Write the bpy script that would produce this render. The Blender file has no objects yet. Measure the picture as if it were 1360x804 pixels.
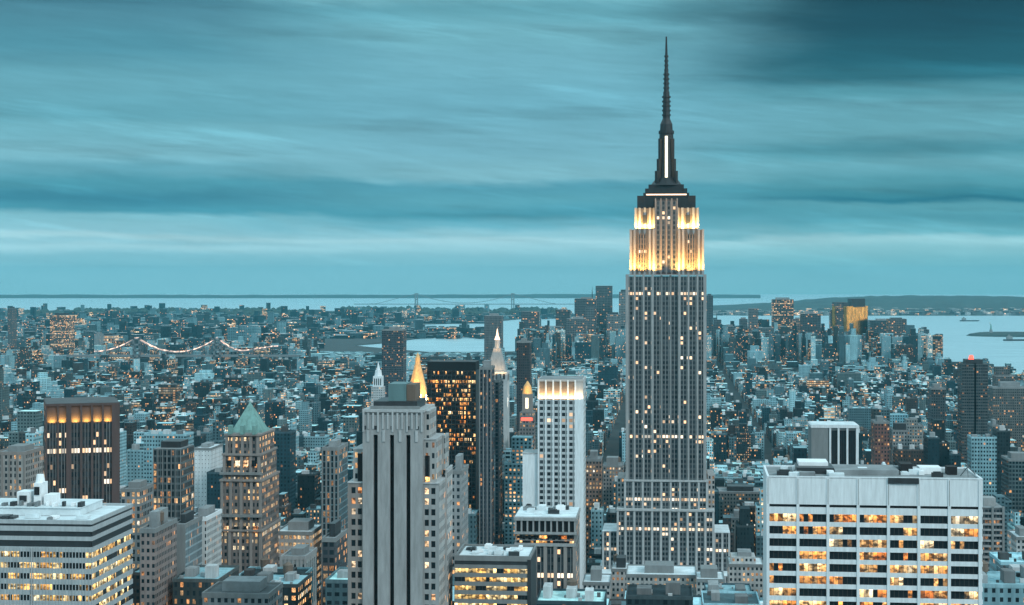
import bpy, math, random
import numpy as np
from mathutils import Vector

# ------------------------------------------------------------------ camera, sky, sun, exposure
F = 2273.0          # focal length in photo pixels (photo is 1360 wide)
EYE = 370.0         # photo row of eye level
HC = 260.0          # camera height, m
GRID = math.atan((885 - 680) / F)      # the avenues run towards photo column 885
sc = bpy.context.scene
COL = sc.collection

cam_d = bpy.data.cameras.new('camera'); cam = bpy.data.objects.new('camera', cam_d); COL.objects.link(cam)
cam.location = (0, 0, HC); cam.rotation_euler = (math.radians(90), 0, 0)
cam_d.sensor_width = 36; cam_d.lens = 36 * F / 1360; cam_d.shift_y = -(402 - EYE) / 1360
cam_d.clip_start = 1; cam_d.clip_end = 120000
sc.camera = cam
sc.view_settings.view_transform = 'Standard'; sc.view_settings.look = 'None'
sc.view_settings.exposure = 0.05; sc.view_settings.gamma = 1.0; sc.view_settings.use_curve_mapping = False
sc.cycles.use_denoising = True
sc.cycles.max_bounces = 4; sc.cycles.diffuse_bounces = 2; sc.cycles.glossy_bounces = 2
sc.cycles.volume_bounces = 0; sc.cycles.caustics_reflective = False; sc.cycles.caustics_refractive = False
sc.cycles.sample_clamp_indirect = 4.0

SUN_DIR = Vector((0.55, -0.62, 0.56)).normalized()      # towards the sun: behind the camera, to the right
sun_d = bpy.data.lights.new('sun', 'SUN'); sun = bpy.data.objects.new('sun', sun_d); COL.objects.link(sun)
sun_d.energy = 1.5; sun_d.angle = math.radians(14); sun_d.color = (1.0, 0.965, 0.92)
sun.rotation_euler = (-SUN_DIR).to_track_quat('-Z', 'Y').to_euler()

def s2l(c):
    return tuple((v / 255 / 12.92) if v / 255 <= 0.04045 else ((v / 255 + 0.055) / 1.055) ** 2.4 for v in c)

class NT:
    """small wrapper that writes node trees as expressions"""
    def __init__(s, tree): s.t = tree; s.n = tree.nodes; s.l = tree.links
    def node(s, kind, **kw):
        n = s.n.new(kind)
        for k, v in kw.items(): setattr(n, k, v)
        return n
    def put(s, sock, v):
        if v is None: return
        if isinstance(v, bpy.types.NodeSocket): s.l.new(v, sock)
        elif isinstance(v, (tuple, list)):
            v = list(v)
            if len(sock.default_value) == 4 and len(v) == 3: v.append(1)
            sock.default_value = v
        else: sock.default_value = v
    def m(s, op, a, b=None, c=None, clamp=False):
        n = s.node('ShaderNodeMath', operation=op, use_clamp=clamp)
        s.put(n.inputs[0], a); s.put(n.inputs[1], b); s.put(n.inputs[2], c)
        return n.outputs[0]
    def smooth(s, x, a, b):
        n = s.node('ShaderNodeMapRange', interpolation_type='SMOOTHSTEP')
        s.put(n.inputs[0], x); n.inputs[1].default_value = a; n.inputs[2].default_value = b
        n.inputs[3].default_value = 0; n.inputs[4].default_value = 1
        return n.outputs[0]
    def mix(s, f, a, b, bt='MIX'):
        n = s.node('ShaderNodeMix', data_type='RGBA', blend_type=bt)
        s.put(n.inputs[0], f); s.put(n.inputs[6], a); s.put(n.inputs[7], b)
        return n.outputs[2]
    def xyz(s, x, y, z=0.0):
        n = s.node('ShaderNodeCombineXYZ'); s.put(n.inputs[0], x); s.put(n.inputs[1], y); s.put(n.inputs[2], z)
        return n.outputs[0]
    def sep(s, v):
        n = s.node('ShaderNodeSeparateXYZ'); s.put(n.inputs[0], v); return n.outputs
    def noise(s, v, scale=1.0, detail=3.0, rough=0.55):
        n = s.node('ShaderNodeTexNoise'); s.put(n.inputs['Vector'], v)
        n.inputs['Scale'].default_value = scale; n.inputs['Detail'].default_value = detail; n.inputs['Roughness'].default_value = rough
        return n.outputs[0]
    def white(s, v):
        n = s.node('ShaderNodeTexWhiteNoise', noise_dimensions='3D'); s.put(n.inputs['Vector'], v)
        return n.outputs[0], n.outputs[1]
    def ramp(s, f, stops, interp='LINEAR'):
        n = s.node('ShaderNodeValToRGB'); r = n.color_ramp; r.interpolation = interp
        while len(r.elements) > 1: r.elements.remove(r.elements[-1])
        for i, (p, c) in enumerate(stops):
            e = r.elements[0] if i == 0 else r.elements.new(p)
            e.position = p; e.color = (*c, 1)
        s.put(n.inputs[0], f); return n.outputs[0]
    def attr(s, name):
        return s.node('ShaderNodeAttribute', attribute_name=name)

def build_world():
    w = bpy.data.worlds.new('World'); sc.world = w; w.use_nodes = True
    w.node_tree.nodes.clear(); N = NT(w.node_tree)
    d = N.sep(N.node('ShaderNodeTexCoord').outputs['Generated'])
    az = N.m('ARCTAN2', d[0], d[1])
    el = N.m('ARCSINE', d[2])
    # thin stratus streaks: noise stretched along the horizon, tilting down to the right higher up
    tilt = N.m('MULTIPLY', az, 0.13)
    et = N.m('ADD', el, tilt)
    n1 = N.m('SUBTRACT', N.noise(N.xyz(N.m('MULTIPLY', az, 7.0), N.m('MULTIPLY', N.m('ADD', el, N.m('MULTIPLY', az, .04)), 34.0), 3.1), 1.0, 5.0), 0.5)
    n2 = N.m('SUBTRACT', N.noise(N.xyz(N.m('MULTIPLY', az, 8.0), N.m('MULTIPLY', N.m('ADD', el, N.m('MULTIPLY', az, 0.04)), 130.0), 8.7), 1.0, 6.0, 0.6), 0.5)
    n3 = N.m('SUBTRACT', N.noise(N.xyz(N.m('MULTIPLY', az, 16.0), N.m('MULTIPLY', et, 80.0), 1.7), 1.0, 4.0, 0.6), 0.5)
    n4 = N.m('SUBTRACT', N.noise(N.xyz(N.m('MULTIPLY', az, 20.0), N.m('MULTIPLY', et, 230.0), 5.5), 1.0, 6.0, 0.65), 0.5)
    amp = N.smooth(el, -0.01, 0.03)
    warp = N.m('MULTIPLY', N.m('ADD', N.m('MULTIPLY', n1, 0.015), N.m('MULTIPLY', n3, 0.007)), amp)
    r = N.m('DIVIDE', N.m('ADD', el, warp), 0.18)
    def col(stops):
        out = []
        for y, c in stops:
            c = s2l(c); g = sum(c) / 3; c = tuple((v * .97 + g * .03) * .93 for v in c)
            c = tuple(v * (1.0 + .16 * max(0, (y - 270) / 100)) for v in c)
            out.append((min(max((EYE - y) / F / 0.18, 0), 1), c))
        out.sort(); return N.ramp(r, out, 'EASE')
    left = col([(0,(56,118,138)),(30,(76,142,162)),(70,(76,148,168)),(120,(102,174,192)),(160,(97,170,188)),(178,(112,183,200)),(212,(122,190,207)),
                (228,(98,174,194)),(246,(68,156,178)),(266,(44,134,160)),(280,(62,152,176)),(291,(128,196,212)),(308,(140,202,217)),(318,(172,222,233)),(324,(150,208,222)),(331,(166,218,230)),(342,(134,196,211)),(372,(142,200,213))])
    mid = col([(0,(118,186,200)),(16,(98,168,184)),(42,(114,184,200)),(80,(112,180,198)),(140,(110,180,200)),(200,(116,182,201)),(236,(126,190,206)),
               (249,(80,162,184)),(266,(86,168,188)),(284,(68,157,180)),(297,(104,180,200)),(312,(146,204,218)),(320,(170,220,231)),(328,(160,214,226)),(344,(138,198,212)),(372,(142,199,212))])
    right = col([(0,(8,68,84)),(40,(10,78,96)),(80,(18,94,112)),(108,(36,114,132)),(128,(78,152,168)),(150,(98,168,184)),(182,(102,173,189)),(200,(78,157,175)),(216,(102,174,190)),
                 (246,(76,156,173)),(262,(48,138,158)),(269,(24,122,146)),(277,(84,162,178)),(294,(78,158,176)),(310,(100,174,189)),(320,(156,210,219)),(332,(138,198,208)),(346,(126,190,201)),(372,(132,191,202))])
    azw = N.m('ADD', az, N.m('MULTIPLY', n1, 0.12))
    c = N.mix(N.smooth(azw, -0.22, -0.03), left, mid)
    c = N.mix(N.smooth(azw, 0.045, 0.20), c, right)
    # brighter and darker wisps
    wis = N.m('ADD', N.m('MULTIPLY', n2, 0.34), N.m('ADD', N.m('MULTIPLY', n3, 0.30), N.m('MULTIPLY', n4, 0.26)))
    # sharper lens-shaped cloud edges, dark undersides and thin bright veils
    eh = N.m('ADD', el, N.m('MULTIPLY', az, 0.035))
    k1 = N.noise(N.xyz(N.m('MULTIPLY', az, 5.5), N.m('MULTIPLY', eh, 80.0), 21.3), 1.0, 7.0, 0.58)
    k2 = N.noise(N.xyz(N.m('MULTIPLY', az, 7.0), N.m('MULTIPLY', et, 75.0), 40.1), 1.0, 7.0, 0.62)
    wis = N.m('SUBTRACT', wis, N.m('MULTIPLY', N.smooth(k1, 0.53, 0.70), 0.17))
    wis = N.m('ADD', wis, N.m('MULTIPLY', N.smooth(k2, 0.54, 0.72), 0.22))
    wis = N.m('ADD', N.m('MULTIPLY', wis, amp), 1.0)
    cs = N.node('ShaderNodeVectorMath', operation='SCALE'); N.put(cs.inputs[0], c); N.put(cs.inputs['Scale'], wis)
    front = cs.outputs[0]
    # the rest of the dome: an evenly bright overcast deck, paler overhead and to the north
    deck = N.ramp(N.noise(N.xyz(N.m('MULTIPLY', d[0], 2.0), N.m('MULTIPLY', d[1], 2.0), d[2]), 1.6, 5.0),
                  [(0.3, (0.50, 0.84, 0.96)), (0.7, (0.95, 1.36, 1.48))])
    back = N.m('MAXIMUM', N.smooth(el, 0.165, 0.42), N.smooth(d[1], 0.55, -0.35))
    c = N.mix(back, front, deck)
    # afterglow low in the west, far outside the picture on the right
    glow = N.m('MULTIPLY', N.smooth(N.m('ABSOLUTE', N.m('SUBTRACT', az, 1.55)), 0.30, 0.02), N.smooth(N.m('ABSOLUTE', N.m('SUBTRACT', el, 0.03)), 0.10, 0.0))
    c = N.mix(glow, c, (5.0, 2.9, 0.95))
    sky = N.node('ShaderNodeTexSky', sky_type='NISHITA'); sky.sun_disc = False
    sky.sun_elevation = math.asin(SUN_DIR.z); sky.sun_rotation = math.atan2(SUN_DIR.x, SUN_DIR.y)
    b1 = N.node('ShaderNodeBackground'); N.put(b1.inputs[0], c); b1.inputs[1].default_value = 1.0
    b2 = N.node('ShaderNodeBackground'); N.put(b2.inputs[0], sky.outputs[0]); b2.inputs[1].default_value = 0.06
    mx = N.node('ShaderNodeMixShader'); mx.inputs[0].default_value = 0.06
    N.l.new(b1.outputs[0], mx.inputs[1]); N.l.new(b2.outputs[0], mx.inputs[2])
    o = N.node('ShaderNodeOutputWorld'); N.l.new(mx.outputs[0], o.inputs[0])
    w.cycles.sampling_method = 'MANUAL'; w.cycles.sample_map_resolution = 1024
build_world()

# ------------------------------------------------------------------ materials
def new_mat(name):
    m = bpy.data.materials.new(name); m.use_nodes = True; m.node_tree.nodes.clear()
    N = NT(m.node_tree); p = N.node('ShaderNodeBsdfPrincipled'); o = N.node('ShaderNodeOutputMaterial')
    N.l.new(p.outputs[0], o.inputs[0]); return m, N, p

def facade_material():
    """walls with window openings; size of bay and storey, share of lit rooms and tint come from face attributes"""
    m, N, p = new_mat('facade')
    uv = N.sep(N.node('ShaderNodeUVMap').outputs[0])
    g = N.sep(N.attr('grid').outputs['Vector']); wn = N.sep(N.attr('win').outputs['Vector'])
    tint = N.attr('tint').outputs['Color']; seed = N.attr('seed').outputs['Fac']
    cu = N.m('DIVIDE', uv[0], g[0]); cv = N.m('DIVIDE', uv[1], g[1])
    iu = N.m('FLOOR', cu); iv = N.m('FLOOR', cv)
    fu = N.m('ABSOLUTE', N.m('SUBTRACT', N.m('SUBTRACT', cu, iu), 0.5)); fv = N.m('ABSOLUTE', N.m('SUBTRACT', N.m('SUBTRACT', cv, iv), 0.5))
    mask = N.m('MULTIPLY', N.m('LESS_THAN', fu, N.m('MULTIPLY', wn[0], 0.5)), N.m('LESS_THAN', fv, N.m('MULTIPLY', wn[1], 0.5)))
    rc, rcol = N.white(N.xyz(iu, iv, seed)); rr, _ = N.white(N.xyz(iv, seed, 7.0))
    rk, _ = N.white(N.xyz(N.m('FLOOR', N.m('DIVIDE', iu, 3.0)), iv, N.m('ADD', seed, 3.3)))
    prob = N.m('MULTIPLY', g[2], N.m('ADD', 0.25, N.m('ADD', N.m('MULTIPLY', N.m('POWER', rr, 4.0), 2.4), N.m('MULTIPLY', N.m('POWER', rk, 5.0), 2.4))))
    lit = N.m('MULTIPLY', N.m('LESS_THAN', rc, prob), mask)
    rcs = N.sep(rcol)
    warm = N.ramp(rcs[0], [(0.0, (1.0, 0.42, 0.14)), (0.4, (1.0, 0.62, 0.28)), (0.75, (1.0, 0.78, 0.48)), (1.0, (1.0, 0.92, 0.78))])
    room = N.noise(N.xyz(N.m('MULTIPLY', uv[0], 1.3), N.m('MULTIPLY', uv[1], 0.7), seed), 1.0, 3.0, 0.7)
    stren = N.m('MULTIPLY', N.m('MULTIPLY', wn[2], N.m('ADD', 0.25, N.m('POWER', rcs[1], 2.0))), N.smooth(room, 0.25, 0.70))
    # weathering of the wall
    pos = N.sep(N.node('ShaderNodeNewGeometry').outputs['Position'])
    st = N.noise(N.xyz(N.m('MULTIPLY', pos[0], 0.35), N.m('MULTIPLY', pos[1], 0.35), N.m('MULTIPLY', pos[2], 0.04)), 1.0, 4.0, 0.65)
    wall = N.mix(1.0, tint, N.ramp(st, [(0.25, (0.62, 0.62, 0.62)), (0.75, (1.25, 1.25, 1.25))]), 'MULTIPLY')
    glass = N.mix(rcs[2], (0.006, 0.012, 0.016), (0.03, 0.045, 0.055))
    N.put(p.inputs['Base Color'], N.mix(mask, wall, glass))
    N.put(p.inputs['Roughness'], N.m('SUBTRACT', 0.88, N.m('MULTIPLY', mask, 0.70)))
    p.inputs['Specular IOR Level'].default_value = 0.22
    N.put(p.inputs['Emission Color'], warm); N.put(p.inputs['Emission Strength'], N.m('MULTIPLY', lit, stren))
    m.cycles.emission_sampling = 'NONE'
    return m

def glass_material(name, litp, warm, strength, dark=(0.010, 0.016, 0.020), pane=1.5, floor=3.8, grow=1.0, run=0.65, top=0.0):
    """window glass: dark panes that mirror the sky, some with a lit room behind"""
    m, N, p = new_mat(name)
    uv = N.sep(N.node('ShaderNodeUVMap').outputs[0]); seed = N.attr('seed').outputs['Fac']
    cu = N.m('DIVIDE', uv[0], pane); cv = N.m('DIVIDE', uv[1], floor)
    iu = N.m('FLOOR', cu); iv = N.m('FLOOR', cv)
    rc, rcol = N.white(N.xyz(iu, iv, seed)); rk, kcol = N.white(N.xyz(N.m('FLOOR', N.m('DIVIDE', iu, 3.0)), iv, seed))
    rr, _ = N.white(N.xyz(iv, seed, 5.0))
    mixr = N.m('ADD', N.m('MULTIPLY', rc, 1.0 - run), N.m('MULTIPLY', rk, run))
    lit = N.m('LESS_THAN', mixr, N.m('MULTIPLY', litp, N.m('ADD', 1.0 - 0.5 * grow, N.m('MULTIPLY', rr, grow))))
    hue = N.m('ADD', N.m('MULTIPLY', N.sep(kcol)[1], 0.7), N.m('MULTIPLY', N.sep(rcol)[0], 0.3))
    col = N.ramp(hue, warm)
    a = N.noise(N.xyz(N.m('MULTIPLY', uv[0], 0.55), N.m('MULTIPLY', uv[1], 0.8), seed), 1.0, 2.0, 0.5)
    b, _ = N.white(N.xyz(iu, iv, N.m('ADD', seed, 1.7)))
    room = N.m('MULTIPLY', N.m('ADD', 0.12, N.smooth(a, 0.36, 0.62)), N.m('ADD', 0.30, N.m('MULTIPLY', 1.0, b)))
    fv = N.m('SUBTRACT', cv, iv)
    room = N.m('MULTIPLY', room, N.m('ADD', 1.0 - 0.5 * top, N.m('MULTIPLY', N.m('POWER', fv, 3.0), 1.3 * top)))
    mull = N.m('GREATER_THAN', N.m('ABSOLUTE', N.m('SUBTRACT', N.m('SUBTRACT', cu, iu), 0.5)), 0.44)
    keep = N.m('SUBTRACT', 1.0, N.m('MULTIPLY', mull, 0.8))
    glow = N.m('MULTIPLY', N.m('MULTIPLY', lit, room), N.m('MULTIPLY', keep, N.m('ADD', 0.4, N.m('MULTIPLY', N.sep(rcol)[1], 0.9))))
    N.put(p.inputs['Base Color'], N.mix(mull, dark, (0.05, 0.05, 0.05)))
    p.inputs['Roughness'].default_value = 0.12
    N.put(p.inputs['Emission Color'], col); N.put(p.inputs['Emission Strength'], N.m('MULTIPLY', glow, strength))
    m.cycles.emission_sampling = 'NONE'
    return m

def solid(name, c, rough=0.85, metal=0.0, var=0.25, scale=(0.35, 0.35, 0.06), emit=None):
    m, N, p = new_mat(name)
    pos = N.sep(N.node('ShaderNodeNewGeometry').outputs['Position'])
    n = N.noise(N.xyz(*[N.m('MULTIPLY', pos[i], scale[i]) for i in range(3)]), 1.0, 5.0, 0.65)
    lo = tuple(v * (1 - var) for v in c); hi = tuple(min(1, v * (1 + var)) for v in c)
    N.put(p.inputs['Base Color'], N.ramp(n, [(0.25, lo), (0.75, hi)]))
    p.inputs['Roughness'].default_value = rough; p.inputs['Metallic'].default_value = metal
    if emit: N.put(p.inputs['Emission Color'], emit[0]); p.inputs['Emission Strength'].default_value = emit[1]
    return m

WARM = [(0.0, (1.0, 0.24, 0.04)), (0.35, (1.0, 0.42, 0.10)), (0.7, (1.0, 0.64, 0.28)), (1.0, (1.0, 0.86, 0.60))]
YEL = [(0.0, (1.0, 0.45, 0.08)), (0.5, (1.0, 0.63, 0.20)), (1.0, (1.0, 0.84, 0.50))]
M = {}
M['facade'] = facade_material()
M['travertine'] = solid('travertine', (0.64, 0.69, 0.72), 0.8, var=0.17, scale=(0.9, 0.9, 0.10))
M['limestone'] = solid('limestone', (0.27, 0.28, 0.285), 0.85, var=0.25, scale=(0.6, 0.6, 0.10))
M['limestone_pale'] = solid('limestone_pale', (0.37, 0.39, 0.40), 0.85, var=0.22, scale=(0.6, 0.6, 0.10))
M['grey_stone'] = solid('grey_stone', (0.18, 0.195, 0.20), 0.85, var=0.2)
M['office_grey'] = solid('office_grey', (0.36, 0.40, 0.42), 0.8, var=0.2, scale=(0.6, 0.6, 0.10))
M['shaded_stone'] = solid('shaded_stone', (0.15, 0.125, 0.105), 0.85, var=0.2)  # limestone darkened in colour for shade between the floodlit piers
M['tan_stone'] = solid('tan_stone', (0.22, 0.20, 0.19), 0.85, var=0.2)
M['brown_stone'] = solid('brown_stone', (0.070, 0.046, 0.044), 0.7, var=0.25)
M['dark_metal'] = solid('dark_metal', (0.022, 0.026, 0.030), 0.45, var=0.3)
M['black_recess'] = solid('black_recess', (0.004, 0.005, 0.007), 0.8, var=0.3)
M['mast_metal'] = solid('mast_metal', (0.020, 0.021, 0.024), 0.45, 0.3, var=0.3)
M['white_paint'] = solid('white_paint', (0.76, 0.79, 0.81), 0.6, var=0.12)
M['roof_pale'] = solid('roof_pale', (0.58, 0.65, 0.68), 0.9, var=0.28, scale=(0.12, 0.12, 0.12))
M['roof_grey'] = solid('roof_grey', (0.20, 0.22, 0.23), 0.9, var=0.4, scale=(0.12, 0.12, 0.12))
M['roof_dark'] = solid('roof_dark', (0.07, 0.08, 0.085), 0.9, var=0.4, scale=(0.12, 0.12, 0.12))
M['copper'] = solid('copper', (0.15, 0.29, 0.27), 0.7, var=0.4, scale=(0.5, 0.5, 0.1))
M['teal_louvre'] = solid('teal_louvre', (0.09, 0.17, 0.18), 0.6, var=0.2)
M['gold'] = solid('gold', (0.75, 0.40, 0.15), 0.55, 0.0, var=0.45, scale=(0.9, 0.9, 0.25))
M['tank_wood'] = solid('tank_wood', (0.13, 0.10, 0.08), 0.9, var=0.3)
M['steel'] = solid('steel', (0.16, 0.18, 0.19), 0.6, 0.2)
M['lamp_warm'] = solid('lamp_warm', (0.8, 0.6, 0.4), emit=((1.0, 0.58, 0.40), 2.0))
def lamp_string_material():
    m, N, p = new_mat('lamp_string'); ps = N.sep(N.node('ShaderNodeNewGeometry').outputs['Position'])
    f, _ = N.white(N.xyz(N.m('FLOOR', N.m('DIVIDE', ps[0], 4.5)), N.m('FLOOR', N.m('DIVIDE', ps[1], 8.0)), 2.0))
    p.inputs['Emission Color'].default_value = (1.0, 0.60, 0.44, 1); p.inputs['Base Color'].default_value = (.2, .2, .2, 1)
    N.put(p.inputs['Emission Strength'], N.m('MULTIPLY', N.m('POWER', f, 1.5), 2.6)); m.cycles.emission_sampling = 'NONE'; return m
M['lamp_string'] = lamp_string_material()
M['lamp_red'] = solid('lamp_red', (0.5, 0.05, 0.04), emit=((1.0, 0.10, 0.06), 2.5))
M['lamp_white'] = solid('lamp_white', (0.8, 0.8, 0.7), emit=((1.0, 0.78, 0.48), 1.5))
M['office_glass'] = glass_material('office_glass', 0.56, WARM, 1.75, pane=1.52, floor=4.24, top=.9, run=.70)
M['bright_glass'] = glass_material('bright_glass', 0.70, YEL, 1.8, pane=1.32, floor=3.8, grow=0.35, top=.8, run=.8)
M['amber_glass'] = glass_material('amber_glass', 0.43, WARM, 2.3, dark=(0.010, 0.011, 0.013), pane=1.3, floor=3.9, run=.35, top=.5)
M['room_glass'] = glass_material('room_glass', 0.40, [(0, (1, .35, .1)), (0.2, (1, .6, .3)), (1, (1, .88, .66))], 2.2, pane=1.9, floor=3.86)
M['sparse_glass'] = glass_material('sparse_glass', 0.22, WARM, 2.2, dark=(0.012, 0.012, 0.013), pane=1.3, floor=3.7, run=.4)
M['dim_glass'] = glass_material('dim_glass', 0.25, WARM, 1.3, pane=1.6, floor=3.8)
M['dark_glass'] = glass_material('dark_glass', 0.03, WARM, 1.0, dark=(0.012, 0.014, 0.018), pane=1.6, floor=3.8)
M['glow_tinted_glass'] = solid('glow_tinted_glass', (0.60, 0.34, 0.11), 0.25, 1.0, var=0.75, scale=(0.16, 0.16, 0.05))  # gold of the mirrored afterglow put into the glass colour

def spandrel_strip_material(name, litp, strength, pane=2.4, floor=3.75, span=(0.075, 0.085, 0.095)):
    """vertical window strip: a pair of windows per storey between metal spandrels"""
    m, N, p = new_mat(name)
    uv = N.sep(N.node('ShaderNodeUVMap').outputs[0]); seed = N.attr('seed').outputs['Fac']
    cu = N.m('DIVIDE', uv[0], pane); cv = N.m('DIVIDE', uv[1], floor)
    iu = N.m('FLOOR', cu); iv = N.m('FLOOR', cv)
    fu = N.m('ABSOLUTE', N.m('SUBTRACT', N.m('SUBTRACT', cu, iu), 0.5)); fv = N.m('ABSOLUTE', N.m('SUBTRACT', N.m('SUBTRACT', cv, iv), 0.5))
    mask = N.m('MULTIPLY', N.m('LESS_THAN', fu, 0.36), N.m('LESS_THAN', fv, 0.29))
    rc, rcol = N.white(N.xyz(iu, iv, seed)); rr, _ = N.white(N.xyz(iv, 11.0, 5.0)); rk, _ = N.white(N.xyz(1.0, iv, seed))
    prob = N.m('MULTIPLY', litp, N.m('ADD', 0.12, N.m('ADD', N.m('MULTIPLY', N.m('POWER', rr, 12.0), 6.0), N.m('MULTIPLY', N.m('POWER', rk, 14.0), 7.0))))
    lit = N.m('MULTIPLY', N.m('LESS_THAN', rc, prob), mask)
    rcs = N.sep(rcol)
    mu = N.m('GREATER_THAN', fu, 0.43)
    span2 = N.mix(mu, span, (0.20, 0.215, 0.22))
    N.put(p.inputs['Base Color'], N.mix(mask, span2, N.mix(rcs[2], (0.01, 0.014, 0.018), (0.05, 0.06, 0.07))))
    N.put(p.inputs['Roughness'], N.m('SUBTRACT', 0.55, N.m('MULTIPLY', mask, 0.4)))
    N.put(p.inputs['Emission Color'], N.ramp(rcs[0], [(0, (1, .58, .30)), (0.5, (1, .76, .52)), (1, (1, .90, .75))]))
    N.put(p.inputs['Emission Strength'], N.m('MULTIPLY', lit, N.m('MULTIPLY', strength, N.m('ADD', 0.25, rcs[1]))))
    m.cycles.emission_sampling = 'NONE'
    return m
M['deco_strip'] = spandrel_strip_material('deco_strip', 0.14, 1.9, span=(0.055, 0.065, 0.070))
M['deco_strip_low'] = spandrel_strip_material('deco_strip_low', 0.22, 1.5, span=(0.085, 0.105, 0.115))
M['brown_strip'] = spandrel_strip_material('brown_strip', 0.36, 1.3, pane=1.35, floor=3.7, span=(0.014, 0.013, 0.014))
M['tower_strip'] = spandrel_strip_material('tower_strip', 0.22, 1.8, pane=1.8, floor=3.7, span=(0.025, 0.03, 0.033))
M['pale_strip'] = spandrel_strip_material('pale_strip', 0.10, 1.4, pane=3.0, floor=3.9, span=(0.42, 0.46, 0.48))

# ------------------------------------------------------------------ mesh building
class MB:
    def __init__(s): s.v = []; s.f = []; s.uv = []; s.tint = []; s.grid = []; s.win = []; s.seed = []
    def quad(s, pts, uvs, tint=(.3, .3, .3), grid=(3, 3.5, 0), win=(0, 0, 0), seed=0.0):
        i = len(s.v); s.v.extend(pts); n = len(pts)
        s.f.append(tuple(range(i, i + n))); s.uv.extend(uvs)
        s.tint.append((*tint, 1.0)); s.grid.append(grid); s.win.append(win); s.seed.append(seed)
    def box(s, x0, x1, y0, y1, z0, z1, tint=(.3, .3, .3), grid=(3, 3.5, 0), win=(0, 0, 0), seed=0.0, top=None, rot=0.0, org=(0, 0), faces='flrbt'):
        c, sn = math.cos(rot), math.sin(rot)
        def P(x, y, z): return (org[0] + x * c - y * sn, org[1] + x * sn + y * c, z)
        W, L, H = x1 - x0, y1 - y0, z1 - z0
        k = dict(tint=tint, grid=grid, win=win, seed=seed)
        if 'f' in faces: s.quad([P(x0, y0, z0), P(x1, y0, z0), P(x1, y0, z1), P(x0, y0, z1)], [(0, -H), (W, -H), (W, 0), (0, 0)], **k)
        if 'r' in faces: s.quad([P(x1, y0, z0), P(x1, y1, z0), P(x1, y1, z1), P(x1, y0, z1)], [(W + 0, -H), (W + L, -H), (W + L, 0), (W, 0)], **k)
        if 'b' in faces: s.quad([P(x1, y1, z0), P(x0, y1, z0), P(x0, y1, z1), P(x1, y1, z1)], [(0, -H), (W, -H), (W, 0), (0, 0)], **k)
        if 'l' in faces: s.quad([P(x0, y1, z0), P(x0, y0, z0), P(x0, y0, z1), P(x0, y1, z1)], [(-L, -H), (0, -H), (0, 0), (-L, 0)], **k)
        if 't' in faces: s.quad([P(x0, y0, z1), P(x1, y0, z1), P(x1, y1, z1), P(x0, y1, z1)], [(0, 0), (W, 0), (W, L), (0, L)], tint=top or tint, seed=seed)
        if 'u' in faces: s.quad([P(x0, y1, z0), P(x1, y1, z0), P(x1, y0, z0), P(x0, y0, z0)], [(0, 0), (W, 0), (W, L), (0, L)], tint=tint, seed=seed)
    def frustum(s, cx, cy, z0, z1, r0, r1, n=8, ang=0.0, tint=(.3, .3, .3), cap=True, sq=(1, 1), **kw):
        ring0 = [(cx + r0 * sq[0] * math.cos(ang + 2 * math.pi * i / n), cy + r0 * sq[1] * math.sin(ang + 2 * math.pi * i / n), z0) for i in range(n)]
        ring1 = [(cx + r1 * sq[0] * math.cos(ang + 2 * math.pi * i / n), cy + r1 * sq[1] * math.sin(ang + 2 * math.pi * i / n), z1) for i in range(n)]
        w = 2 * r0 * math.sin(math.pi / n); h = z1 - z0
        for i in range(n):
            j = (i + 1) % n
            s.quad([ring0[i], ring0[j], ring1[j], ring1[i]], [(i * w, 0), (i * w + w, 0), (i * w + w, h), (i * w, h)], tint=tint, **kw)
        if cap and r1 > 0.05: s.quad(ring1, [(p[0], p[1]) for p in ring1], tint=tint)
    def tube(s, pts, r, n=6, tint=(.3, .3, .3)):
        for a, b in zip(pts[:-1], pts[1:]):
            a = Vector(a); b = Vector(b); d = (b - a)
            if d.length < 1e-6: continue
            q = d.to_track_quat('Z', 'Y')
            ra = [a + q @ Vector((r * math.cos(2 * math.pi * i / n), r * math.sin(2 * math.pi * i / n), 0)) for i in range(n)]
            rb = [p + d for p in ra]
            for i in range(n):
                j = (i + 1) % n
                s.quad([tuple(ra[i]), tuple(ra[j]), tuple(rb[j]), tuple(rb[i])], [(0, 0), (1, 0), (1, 1), (0, 1)], tint=tint)
    def build(s, name, mat, parent=None):
        me = bpy.data.meshes.new(name); me.from_pydata(s.v, [], s.f)
        uvl = me.uv_layers.new(name='UVMap')
        uvl.data.foreach_set('uv', np.array(s.uv, dtype=np.float32).ravel())
        def at(nm, ty, key, arr):
            a = me.attributes.new(nm, ty, 'FACE'); a.data.foreach_set(key, np.array(arr, dtype=np.float32).ravel())
        at('tint', 'FLOAT_COLOR', 'color', s.tint); at('grid', 'FLOAT_VECTOR', 'vector', s.grid)
        at('win', 'FLOAT_VECTOR', 'vector', s.win); at('seed', 'FLOAT', 'value', s.seed)
        me.materials.append(mat if not isinstance(mat, str) else M[mat])
        o = bpy.data.objects.new(name, me); COL.objects.link(o)
        if parent is not None: o.parent = parent
        return o

def tag(o, label, cat, group=None, kind=None):
    if label: o['label'] = label
    if cat: o['category'] = cat
    if group: o['group'] = group
    if kind: o['kind'] = kind
    return o

SEED = [1]
SRNG = random.Random(99)
def nseed(): return SRNG.randint(0, 9000) * 0.731

RECTS = []      # (distance, x0, x1, ytop) of every hand-placed building in photo pixels
FOOT = []       # footprints to keep the city carpet out of: (x, y, radius)
LAND = []       # (photo x, photo y, phrase) used to describe neighbours

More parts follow.
